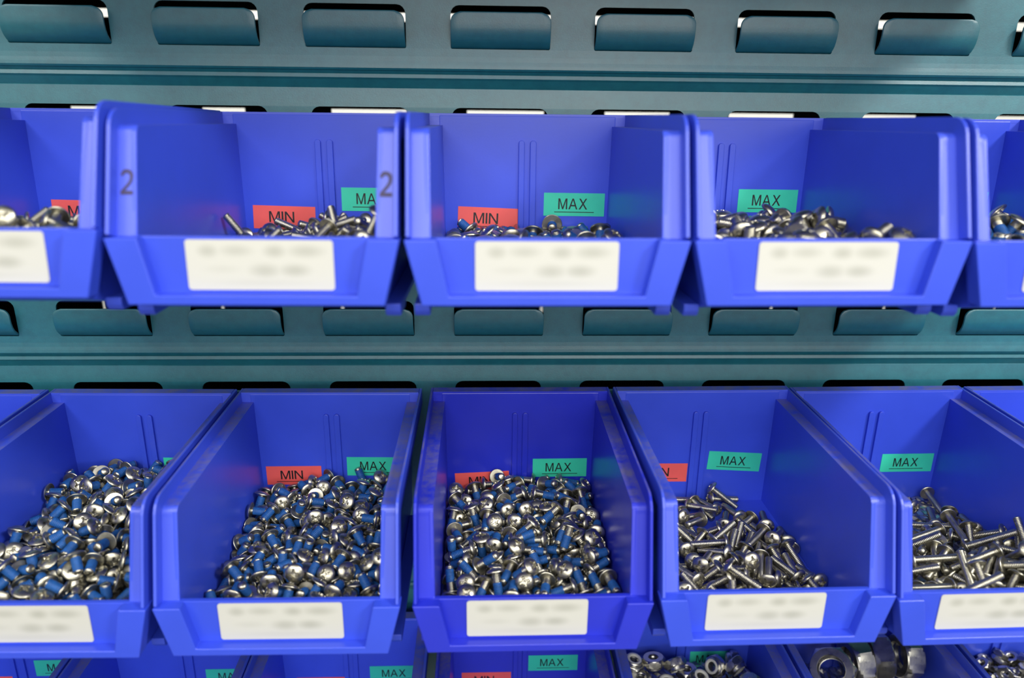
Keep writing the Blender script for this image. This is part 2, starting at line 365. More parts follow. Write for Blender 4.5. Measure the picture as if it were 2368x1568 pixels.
# (row, x, z, tilt, turn, blue?, label, group of stickers [(kind, x0, ztop, rot)], card centre x, marker)
Z1, Z2, Z3 = -31.98, -187.09, -343.5
BINS = {
 'b01': (-197, -16.0, Z1+155.1, .035, .01, 'blue', 'blue bin hanging over the long-screw bin, above the picture', [], 0, None),  # unseen top row of bins, added because it shades the rack below
 'b02': (-91.5, -16.0, Z1+155.1, .035, .01, 'blue', 'blue bin hanging over the bin marked 2, above the picture', [], 0, None),
 'b03': (14, -16.0, Z1+155.1, .035, 0, 'blue', 'blue bin hanging over the nearly empty bin, above the picture', [], 0, None),
 'b04': (119.5, -16.0, Z1+155.1, .035, -.01, 'blue', 'blue bin hanging over the bin of thick screws, above the picture', [], 0, None),
 'b05': (225, -16.0, Z1+155.1, .035, -.01, 'blue', 'blue bin hanging over the last upper bin, above the picture', [], 0, None),
 'b11': (-196.97, -16.0, Z1-.05, .0568, .0190, 'blue', 'blue bin of very long plain screws, its front tipped up higher than its neighbours', [('MIN', -36.6, -45.5, -1), ('MAX', 8, -39, 0)], 4.4, None),
 'b12': (-91.44, -16.0, Z1-.61, .0384, .0113, 'blue', 'blue bin in the upper row with a handwritten 2 on both front posts', [('MIN', -39.0, -47.1, -1.4), ('MAX', 7.7, -37.6, -.3)], 1.0, '2'),
 'b13': (13.85, -16.0, Z1-.22, .0342, -.0043, 'blue', 'nearly empty blue bin in the upper row, low blue-tipped screws under its MIN sticker', [('MIN', -36.4, -47.4, -2.2), ('MAX', 9.2, -40, -.5)], 0, None),
 'b14': (119.04, -16.0, Z1-.73, .0400, -.0175, 'blue', 'blue bin in the upper row holding thick shiny plain screws with big domed heads', [('MIN', -40, -46, 0), ('MAX', 8.6, -37.0, -.4)], 0, None),
 'b15': (225.2, -16.0, Z1-.4, .0350, -.0170, 'blue', 'blue bin cut by the right edge at the end of the upper row', [('MAX', 8, -38, 0)], -1, None),
 'b20': (-311.3, -14.0, Z2, -.005, .015, 'blue', 'blue bin barely in view at the far left end of the middle row', [], 0, None),
 'b21': (-204.39, -14.0, Z2-.14, -.0052, .0154, 'blue', 'overfull blue bin of short blue-patched screws with wide flat heads, cut by the left edge', [('MAX', 7.3, -40.8, 0)], -1, None),
 'b22': (-97.47, -14.0, Z2-.18, -.0087, .0077, 'blue', 'blue bin with a whole MIN sticker showing above short blue-patched screws', [('MIN', -40.8, -47.3, .3), ('MAX', 7.2, -41.3, -.6)], 0, None),
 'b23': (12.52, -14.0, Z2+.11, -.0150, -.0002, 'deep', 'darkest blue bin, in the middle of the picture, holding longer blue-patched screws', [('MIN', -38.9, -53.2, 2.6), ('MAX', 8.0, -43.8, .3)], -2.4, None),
 'b24': (119.88, -14.0, Z2+.31, -.0017, -.0090, 'blue', 'blue bin with plain medium screws and part of its blue floor showing', [('MIN', -37.8, -47.3, -.5), ('MAX', 7.3, -39.4, -3.5)], -3.5, None),
 'b25': (225.9, -14.0, Z2-.10, -.0132, -.0158, 'blue', 'blue bin with long plain screws heaped to one side below a green MAX sticker', [('MAX', 8.7, -42.1, 0)], -3.3, None),
 'b26': (332.5, -14.0, Z2, -.01, -.016, 'blue', 'blue bin of which only the back corner shows at the end of the middle row', [], 0, None),
 'b30': (-307, -14.0, Z3, 0, 0, 'blue', 'blue bin in the bottom left corner with slivers of MIN and MAX stickers', [('MIN', -36, -39.8, 0), ('MAX', 10, -27.6, 0)], 0, None),
 'b31': (-201, -14.0, Z3, 0, 0, 'blue', 'blue bin in the bottom row below the overfull bin of flat-headed screws', [('MAX', 11.4, -37, 0)], 0, None),
 'b32': (-95.5, -14.0, Z3, 0, 0, 'blue', 'blue bin in the bottom row with a scuffed MAX sticker beside a thin red edge', [('MIN', -36, -45, 0), ('MAX', 11.9, -36.9, 0)], 0, None),
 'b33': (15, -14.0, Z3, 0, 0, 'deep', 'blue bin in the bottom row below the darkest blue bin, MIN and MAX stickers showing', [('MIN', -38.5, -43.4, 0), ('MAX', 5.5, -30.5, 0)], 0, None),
 'b34': (123, -14.0, Z3, 0, 0, 'blue', 'blue bin of lock nuts with a MAX sticker behind them in the bottom row', [('MAX', 1.5, -29.6, 0)], 0, None),
 'b35': (230, -14.0, Z3, 0, 0, 'blue', 'blue bin of very large hex nuts in the bottom row', [], 0, None),
 'b36': (337, -14.0, Z3, 0, 0, 'blue', 'blue bin of tiny hex nuts in the bottom right corner', [], 0, None),
}
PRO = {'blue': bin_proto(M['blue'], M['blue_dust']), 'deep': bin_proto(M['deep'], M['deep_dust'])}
used = set(); FRAME = {}
for key, (x, y, z, tilt, turn, colr, label, stk, cx, mark) in BINS.items():
    b = PRO[colr] if colr not in used else copy_tree(PRO[colr]); used.add(colr)
    Fm = Matrix.Translation(Vector((x, y, z))*MM) @ Matrix.Rotation(-turn, 4, 'Z') @ Matrix.Rotation(-tilt, 4, 'X')
    FRAME[key] = (Fm, b)
for key, (Fm, b) in FRAME.items():
    x, y, z, tilt, turn, colr, label, stk, cx, mark = BINS[key]
    b.matrix_world = Fm
    tag(b, label, 'storage bin', {'0': 'unseen row of bins added for its shade', '1': 'upper row of bins', '2': 'middle row of bins', '3': 'bottom row of bins'}[key[1]])
    for s in stk: sticker(s[0], b, s[1], s[2], s[3])
    c = link('card', CARD, b); c.location = Vector((cx, -134.7, -55.4))*MM; c['label'] = 'white card with faded unreadable print'
    if mark:
        for s in (-1, 1):
            t = text_mesh(mark, 4.6, 9.5, M['marker'], 'handwritten_digit', b)
            t.location = Vector((s*46.9, -131.1 if False else -129.0, -26))*MM; t.rotation_euler = (math.radians(-17), 0, 0); t['label'] = 'faded handwritten 2'
            tt = 123.0+(26-10.2)*(133.9-123.0)/(45.4-10.2); t.location = Vector((s*47.3, -(tt+.15), -26))*MM

# poses of the screws and nuts in each bin: how many are objects of their own, then for each x, y, z in tenths of a millimetre and the quaternion's x, y, z in five hundredths
DATA = {
 's11': (17, [73,-1175,-431,74,302,-364,122,-897,-454,-198,-196,-217,145,-1142,-472,-179,-173,-417,-95,-922,-564,183,-409,23,148,-1035,-457,31,-257,158,370,-1058,-561,377,213,222,207,-858,-486,-283,154,374,329,-1292,-479,-15,-299,379,-103,-728,-498,-230,-269,329,44,-1063,-521,374,-117,-310,240,-747,-556,320,261,250,-31,-1287,-559,334,-253,-12,84,-701,-507,-351,56,-279,164,-809,-557,-362,187,24,-376,-322,-555,-279,-180,-236,242,-1173,-504,352,58,-284,-194,-624,-529,-241,-246,103,-102,-1225,-553,326,-54,-198,-74,-521,-554,-312,-112,-77,13,-810,-511,251,149,350,-128,-602,-555,290,164,-42,135,-551,-553,193,269,-44,-151,-873,-555,275,-190,-211,29,-316,-555,295,153,-262,345,-846,-486,-240,112,287,398,-833,-533,276,220,338,-271,-731,-555,313,112,122,372,-752,-555,-197,268,116,165,-314,-557,-238,324,-239,378,-231,-555,-84,-323,-347,301,-740,-555,-254,-216,-345,262,-316,-555,-47,329,164,184,-506,-553,-289,-162,-162,-317,-1008,-555,152,-297,-169,260,-1220,-557,387,100,-253,116,-1048,-555,-81,323,198,-239,-777,-555,301,-143,-327,334,-378,-555,301,-141,272,-337,-1172,-555,-52,-329,264,272,-1095,-555,281,-180,22,302,-1280,-554,110,-313,250,-300,-464,-555,-39,-331,-325,116,-625,-554,65,325,-209,88,-757,-554,-209,313,-321,205,-986,-555,-103,317,-355,152,-722,-555,330,-44,336,382,-639,-553,-5,331,-357,-112,-1053,-484,-258,51,-411,-306,-926,-558,211,-349,-112,304,-426,-535,-311,-50,-90,-84,-1120,-535,-365,-21,338,-228,-814,-491,266,-52,-213,-175,-948,-547,174,-326,-313,66,-1186,-556,-149,371,-123,-232,-989,-504,-266,-101,282,-122,-1292,-556,193,-336,314,-380,-1115,-413,67,-238,430,-130,-1093,-553,110,313,319,-340,-743,-554,-108,-377,-262,-52,-991,-555,303,-267,37,172,-1141,-553,330,-19,-164,7,-1013,-556,-313,-228,301,303,-697,-556,-27,-377,327,-197,-922,-460,59,226,-268,48,-873,-557,308,250,191,-357,-1289,-560,406,141,-74,47,-1274,-503,332,108,333,-330,-1060,-495,256,99,4,-258,-1241,-521,-110,401,-274,208,-170,-555,278,-184,-206,244,-617,-530,147,274,-353,-305,-743,-494,11,274,-418,151,-120,-557,-319,232,180,-78,-935,-495,-356,11,47,-369,-1042,-555,-217,-252,-319,-375,-1274,-495,-274,25,418,-8,-1045,-470,164,-185,119,224,-402,-525,188,308,-257,-397,-1091,-504,26,-328,-202,-381,-822,-558,-362,-190,-41]),
 's12': (37, [143,-747,-493,-37,279,360,78,-693,-522,367,-160,-224,-302,-432,-626,-465,99,-146,386,-868,-410,139,23,354,-88,-230,-594,96,390,-50,167,-662,-542,380,-236,181,158,-784,-550,355,106,290,312,-535,-542,-392,-145,-171,-180,-546,-544,170,-213,209,329,-992,-516,52,-337,339,22,-568,-544,358,-211,-212,-209,-772,-625,356,-281,-121,8,-390,-533,-188,-180,-418,250,-417,-511,76,-300,268,39,-186,-594,136,381,245,-377,-273,-606,141,299,-368,260,-861,-529,-54,-292,-156,-140,-635,-555,70,243,-115,88,-497,-489,273,-213,-302,357,-746,-600,-326,300,-139,86,-687,-591,152,-410,-151,393,-651,-588,-432,-22,-211,-228,-392,-602,221,290,-342,-261,-623,-581,255,173,158,-222,-194,-602,378,55,-285,-105,-327,-594,-301,-257,301,121,-152,-600,126,408,-12,-295,-283,-604,319,-107,-291,102,-617,-524,216,-270,59,80,-552,-586,7,-448,186,195,-989,-584,59,399,-295,-34,-365,-586,-373,88,295,-245,-493,-607,-245,171,-141,-184,-515,-601,114,-370,-160,378,-532,-506,-311,92,-107,206,-626,-583,-136,-374,-283,89,-236,-543,-78,-274,-410,276,-1180,-605,-288,-158,-370,283,-1243,-579,-295,162,-251,238,-748,-589,-321,64,-371,352,-1231,-606,119,308,-237,281,-591,-582,197,-247,-387,134,-888,-597,-91,310,8,380,-562,-585,34,-321,370,394,-332,-591,151,307,328,381,-875,-621,-353,349,54,-84,-796,-602,-110,-316,-32,-139,-588,-601,-125,-327,189,12,-772,-595,-143,-363,-44,330,-852,-587,-111,-290,-270,-159,-845,-609,-336,-39,349,-302,-640,-630,-121,-316,-263,252,-467,-559,-189,327,279,72,-1096,-604,306,124,145,142,-433,-557,-292,-182,-176,294,-970,-602,330,19,366,185,-810,-592,-146,-285,-80,285,-250,-590,-16,-319,384,401,-1266,-606,23,328,99,-379,-487,-621,266,-218,211,204,-563,-578,319,-45,-272,11,-662,-587,44,-336,154,-302,-792,-635,378,175,67,341,-388,-544,243,-120,173,-316,-1190,-607,313,84,97,12,-487,-581,64,-327,-51,-167,-682,-610,19,-352,142,-329,-941,-619,-294,-171,348,239,-1027,-603,-163,-284,135,180,-1039,-604,381,32,210,-108,-716,-603,-359,-186,256,100,-1290,-539,31,246,-422,295,-794,-594,-302,-252,-258,247,-1150,-555,270,-27,-374,-132,-907,-583,121,-326,-77,-209,-1203,-607,253,-278,137,-64,-155,-598,-335,-66,67,310,-1091,-525,-204,-101,115,396,-611,-533,242,169,402,-93,-1175,-606,-84,318,189,-238,-859,-619,134,324,162,279,-351,-584,326,56,367,206,-1093,-604,75,320,368,140,-1109,-603,323,76,33,7,-1123,-605,-201,-259,-130,-402,-1240,-605,168,-281,-226,7,-111,-598,44,322,49,-16,-1178,-569,248,145,172,46,-1292,-601,392,-145,138,179,-212,-591,-122,308,-1,-146,-972,-608,207,-319,-108,-323,-1052,-610,-76,303,-379,207,-178,-593,-226,-306,301,236,-286,-586,122,306,169,-30,-1282,-606,-21,330,-375,394,-1000,-562,77,315,304,139,-269,-555,-262,221,325,-380,-672,-639,-321,110,165,350,-492,-567,-250,264,-343,218,-110,-598,333,228,217,-58,-1052,-610,-166,-395,-25,385,-342,-479,-55,293,326,-252,-1051,-608,84,-321,-37,-53,-1076,-541,-52,-259,370,-109,-1288,-613,437,45,-120]),
 's13': (11, [128,-175,-554,-92,-318,-368,351,-389,-548,-132,-105,-353,-300,-203,-585,441,-18,204,377,-627,-546,-23,143,-417,212,-484,-584,-391,-161,-248,18,-328,-579,-211,111,159,-95,-456,-584,14,419,-272,247,-629,-573,-183,247,319,-215,-358,-568,-167,-51,460,120,-599,-597,-268,412,30,-304,-365,-586,-66,14,232,-60,-781,-548,-319,29,361,315,-211,-610,136,443,-48,-375,-337,-618,-31,279,-397,-92,-567,-569,-48,-3,-397,-66,-156,-605,-380,131,-249,-213,-394,-637,163,-451,-92,-216,-117,-619,307,-301,-99,234,-236,-606,389,-120,253,-167,-208,-637,-432,205,140,-371,-395,-620,-153,-237,-331,-259,-209,-639,-240,419,102,86,-200,-622,-267,319,235,-226,-466,-588,-15,-7,29,-380,-123,-635,354,-308,-174,102,-432,-637,462,-126,123,-389,-222,-620,259,-124,-178,-289,-456,-637,-273,387,-86,-198,-281,-589,0,-1,113,-22,-252,-586,-22,37,-490,221,-320,-619,-472,5,-104,70,-371,-620,217,186,38,32,-636,-567,18,26,260,243,-139,-587,24,-3,-159,375,-565,-581,256,-324,141,-9,-549,-608,-31,478,-98,284,-403,-579,129,15,378,-281,-296,-651,-258,428,0,144,-304,-641,-489,-44,32,68,-507,-586,-70,-14,-90,-115,-300,-603,-136,-174,432,374,-319,-597,310,-330,68,0,-429,-619,-168,224,357,298,-116,-618,211,-185,-209,-392,-516,-618,198,-194,-156,-115,-407,-620,105,264,-263,94,-153,-620,172,-224,348,-117,-116,-620,-162,235,-346,152,-482,-651,-317,387,0,167,-211,-619,-33,278,202,174,-116,-650,-476,155,-5,-4,-189,-620,-81,275,-393,-91,-215,-620,-154,239,105,301,-348,-620,233,162,-394,-52,-1268,-620,-236,163,-232,35,-117,-618,124,250,14,-260,-843,-618,-247,-125,32,384,-890,-620,184,219,99,375,-476,-620,-117,259,277,-285,-1144,-620,-222,-177,-385,-139,-532,-620,245,149,213,-243,-546,-620,-256,117,413,347,-1167,-618,132,243,414,220,-427,-620,-146,-246,157,307,-936,-652,-481,-136,0,312,-582,-620,-279,-54,408,17,-707,-618,316,-125,366,-24,-806,-618,-186,202,140,50,-858,-636,-155,-445,166,240,-585,-618,-22,-280,399,343,-734,-644,449,-211,-31,160,-562,-620,-133,-254,363,396,-143,-620,30,282,86,-374,-1123,-618,-17,278,-390,-349,-776,-601,-176,115,-386,-104,-807,-620,2,-286,-410,-251,-1008,-620,251,-137,53,211,-731,-620,275,78,-142,-36,-331,-620,-244,148,-213,11,-941,-620,83,-274,-248,165,-666,-620,188,215,91,-118,-915,-619,-269,-74,411,71,-1206,-620,-2,287,-410,362,-1023,-620,-98,269,394,90,-684,-618,14,277,374,162,-1242,-620,272,82,411,-116,-1150,-651,495,72,0,49,-585,-620,268,94,-411,-122,-1020,-620,-286,-2,3,107,-909,-620,-279,60,162,-168,-702,-651,-391,-311,1,9,-1020,-620,-285,23,213,-120,-621,-646,46,-496,28,373,-251,-620,252,-130,289,375,-808,-635,-18,469,-143,-64,-506,-620,-25,285,-310,298,-494,-620,91,269,-5,-64,-1057,-620,-256,121,409,-68,-724,-651,499,27,1,-181,-841,-634,53,462,136,269,-272,-652,74,-495,0,4,-1176,-620,222,181,23,251,-1208,-618,-134,242,-414,285,-819,-620,-185,214,160,86,-1041,-637,403,-248,-28,-263,-116,-620,-178,224,-110,372,-1291,-620,277,-70,152,169,-984,-618,-99,-325,213,-350,-862,-567,-27,-8,399,-165,-865,-561,-82,-232,-435,114,-752,-588,118,14,-132,246,-1067,-618,21,276,-396,33,-780,-586,238,254,172,118,-965,-566,61,-363,-289,-198,-1292,-620,228,169,-238,-173,-945,-633,-372,274,-114,117,-832,-620,265,-109,-156,273,-764,-593,-12,-301,385,-277,-1074,-636,469,42,-148,58,-267,-618,-253,113,-303,-240,-707,-586,-18,32,-190,-372,-929,-620,250,-134,285,-284,-946,-624,-100,413,-256,-21,-619,-648,-499,-15,28,204,-921,-651,184,-465,0,-392,-691,-618,-202,-191,139,259,-896,-594,-48,270,-255,274,-664,-638,-94,-476,48,373,-674,-619,178,329,-329,374,-402,-635,-413,223,155,-235,-633,-634,399,-237,-172,-163,-775,-582,-3,-21,-498,-55,-970,-619,384,18,-176,321,-1096,-589,0,1,32,-308,-594,-635,466,30,173,-262,-768,-620,21,284,320,-196,-1173,-620,-248,144,-206,-135,-1225,-618,325,-75,-281,-198,-1094,-634,92,-455,168,211,-805,-619,-51,275,225,277,-1267,-589,0,0,286,179,-398,-621,355,190,140,210,-1128,-600,-26,-207,161,26,-1289,-620,202,-200,368,156,-1072,-586,-58,-14,239,-296,-690,-619,196,202,114,142,-1165,-586,-44,-39,-496,-365,-991,-635,-419,-207,-128,286,-1007,-618,-66,-334,249,-171,-990,-567,-95,37,-350]),
 's14': (52, [-143,-797,-504,412,-45,8,314,-1075,-493,415,-2,-238,237,-725,-447,263,-178,-344,233,-810,-474,-212,107,296,370,-1205,-465,111,-115,429,-10,-1175,-467,42,30,331,-65,-745,-486,-9,-91,159,114,-1050,-495,-51,292,-401,163,-696,-445,-82,-86,71,-76,-639,-501,375,70,284,132,-585,-470,-313,36,-332,23,-1009,-488,-324,99,-204,-126,-847,-584,-493,78,-3,118,-440,-456,-90,199,-240,70,-843,-469,-114,-223,153,51,-515,-480,0,2,-159,120,-664,-521,-437,-118,-210,-191,-543,-497,-404,-52,249,14,-761,-524,262,-268,303,238,-1009,-515,196,-112,-409,-89,-1157,-509,-56,-352,238,4,-906,-502,150,45,462,-64,-261,-487,-12,-2,68,97,-739,-496,-284,25,-38,343,-585,-462,-220,292,-274,208,-1279,-494,235,-16,51,-149,-628,-553,-9,-421,217,357,-664,-512,398,220,194,-7,-344,-505,131,-150,-186,-33,-839,-556,277,136,-391,210,-604,-484,411,-160,-232,-235,-797,-558,306,196,-210,88,-1143,-496,-45,4,194,-188,-455,-455,72,191,306,-259,-1022,-533,148,192,391,-309,-937,-547,-375,160,32,40,-1072,-567,-499,-30,-7,292,-731,-510,-18,53,-419,104,-358,-506,-328,2,314,28,-962,-569,232,377,104,318,-853,-531,114,-78,-282,-72,-1085,-576,242,-387,157,-144,-930,-560,25,364,-290,-112,-489,-492,-153,-85,283,-185,-1082,-577,96,-448,-35,145,-149,-558,-2,303,-138,304,-638,-595,-302,383,-71,123,-988,-580,124,-472,-20,368,-1002,-503,209,104,-89,-262,-881,-560,257,169,-8,273,-520,-486,254,-74,24,-30,-426,-545,109,-281,30,309,-202,-539,249,-134,-239,24,-631,-548,281,-277,-57,-140,-445,-560,428,146,160,-127,-1004,-561,-285,100,-398,303,-1263,-588,-311,145,-275,-70,-1229,-576,-301,-335,161,169,-907,-560,-264,133,301,366,-569,-613,-234,-382,-135,116,-458,-546,-144,269,295,368,-531,-519,134,-91,66,368,-424,-630,-338,-362,42,-269,-427,-552,281,107,-278,178,-560,-550,-305,54,-270,149,-784,-555,-221,223,-384,368,-99,-606,-304,-49,-71,65,-861,-575,-470,115,98,-249,-1146,-561,34,300,-394,76,-1216,-563,244,182,35,369,-696,-601,-156,-232,-268,397,-248,-612,-353,59,-346,-236,-200,-558,-151,275,386,315,-492,-584,-295,-162,-334,-380,-640,-557,-289,-93,143,307,-1096,-590,-218,-123,389,-82,-189,-555,-311,-19,-220,381,-1026,-608,122,314,-175,145,-1110,-571,-443,-29,-23,-129,-726,-552,179,244,-82,230,-669,-561,203,252,320,218,-490,-553,205,171,-407,0,-546,-544,-14,296,180,301,-321,-582,-51,-237,65,375,-1240,-622,-95,470,-102,179,-332,-552,-95,-295,-365,219,-828,-561,139,278,-343,261,-1168,-564,-76,385,296,238,-1095,-571,345,-154,316,265,-926,-574,-281,-88,-100,232,-212,-575,-328,273,260,-390,-1006,-563,-27,-304,87,152,-1261,-563,282,4,-372,-352,-124,-560,-87,-293,216,-58,-1264,-496,-30,-110,-162,-221,-512,-566,62,472,128,-297,-280,-559,-385,-112,239,334,-404,-558,-247,326,-250,-108,-330,-560,107,-437,-212,8,-253,-552,-229,-212,-358,307,-796,-600,6,-422,58,-15,-124,-558,-252,168,-378,369,-905,-623,61,-475,117,-368,-463,-555,-6,298,384,-268,-1261,-562,-302,14,386,-368,-753,-558,-280,92,27,-286,-583,-560,436,10,60,-274,-656,-552,-183,-315,-309,256,-108,-571,-248,-96,108,71,-1264,-490,39,79,470]),
 's15': (5, [45,-680,-467,-32,-222,-446,126,-719,-457,40,141,-23,234,-399,-455,-148,-168,-59,-67,-863,-598,-461,-193,0,-5,-944,-525,189,55,443,4,-813,-551,385,-117,201,115,-761,-598,442,-233,0,-133,-843,-523,116,-239,-424,30,-731,-583,411,236,20,316,-532,-508,56,95,123,330,-312,-517,-362,-79,-259,-63,-767,-564,-300,-6,-378,249,-252,-517,-277,-297,216,388,-519,-565,357,-156,312,151,-544,-582,-156,-444,-168,-50,-1045,-503,-148,-1,428,390,-609,-564,12,300,-139,-192,-509,-564,-71,-292,-209,222,-162,-564,-295,56,157,-211,-685,-564,217,202,-377,-215,-797,-562,7,-294,-370,-32,-325,-589,477,-125,11,188,-1237,-562,105,275,294,367,-282,-564,213,211,-357,-147,-358,-587,-463,-162,-6,70,-1193,-564,271,-133,-174,234,-1011,-587,-3,491,38,176,-234,-564,-275,-120,-398,-328,-322,-565,-11,-302,398,-15,-228,-564,344,27,352,46,-178,-565,-41,-300,394,249,-443,-562,62,291,-79,130,-455,-564,-292,-66,-343,182,-1082,-564,141,-267,395,-79,-1159,-564,-266,139,280,367,-1262,-564,-291,73,-399,5,-1128,-564,-235,186,221,-141,-655,-508,-7,16,344,377,-389,-562,-240,170,-89,-299,-945,-564,-298,-34,392,80,-648,-564,162,-254,398,-299,-840,-564,-142,-264,-71,43,-851,-564,-290,83,137,301,-212,-564,241,178,-381,130,-370,-562,348,-150,288,300,-755,-564,236,-188,-17,-163,-263,-598,-105,-489,0,374,-927,-582,340,326,61,319,-1033,-565,188,-342,-274,-86,-517,-564,244,169,-217,48,-418,-564,-290,-76,-337,147,-673,-566,-355,176,218,217,-349,-562,-224,-190,366,-39,-658,-564,276,-122,84,-69,-164,-598,-348,-359,0,-82,-1066,-582,-183,-430,-124,316,-1185,-565,-78,-292,385,46,-1017,-562,-222,193,-362,238,-814,-582,184,434,168,239,-593,-573,106,426,-127,262,-671,-577,425,159,-164,-82,-561,-534,-443,75,42,147,-98,-564,-142,264,291,-113,-267,-482,-1,1,94,-91,-369,-528,303,-108,-345,-194,-1262,-598,498,-47,0,369,-990,-507,-49,54,442,181,-434,-508,-110,-138,-260,-300,-753,-564,-246,-172,-383,149,-816,-542,-196,151,246,8,-533,-537,-188,-304,-308,-242,-553,-486,-60,-167,-211,366,-796,-523,187,-1,-155,-312,-419,-564,-287,86,327,180,-926,-506,71,-23,-166,262,-953,-527,-189,431,82,65,-235,-509,2,2,496,382,-876,-514,202,4,412,359,-1204,-497,63,267,284,87,-954,-518,339,-84,-12,-367,-485,-564,-224,-197,-204,78,-594,-487,85,-1,-285,388,-455,-501,-231,166,-406,113,-1029,-518,-282,-72,-154,-214,-418,-562,15,294,-381,-17,-413,-503,-13,6,-277,210,-705,-508,4,-96,-454,98,-1262,-516,-121,96,-410,-242,-736,-515,78,133,-122,278,-912,-586,367,321,-48,-278,-586,-565,296,61,80,262,-1115,-574,-8,445,-228,230,-1193,-557,426,-177,-109,350,-685,-520,107,137,-130,-248,-1101,-565,192,-233,-307,7,-1232,-519,-8,168,443,68,-488,-501,254,114,368,-153,-174,-509,0,0,-483,-76,-565,-449,-177,145,-306,-312,-1049,-564,118,-276,36,-164,-958,-569,-220,-359,103,-237,-130,-565,242,-181,-238,-367,-753,-507,16,10,-498,49,-1089,-505,0,-32,56,-357,-1207,-564,-128,271,274,-112,-753,-484,120,-231,192,-168,-1049,-564,-213,-214,394,242,-1106,-492,-165,-199,279,-170,-1176,-563,-113,-322,-220,279,-791,-500,98,-382,179]),
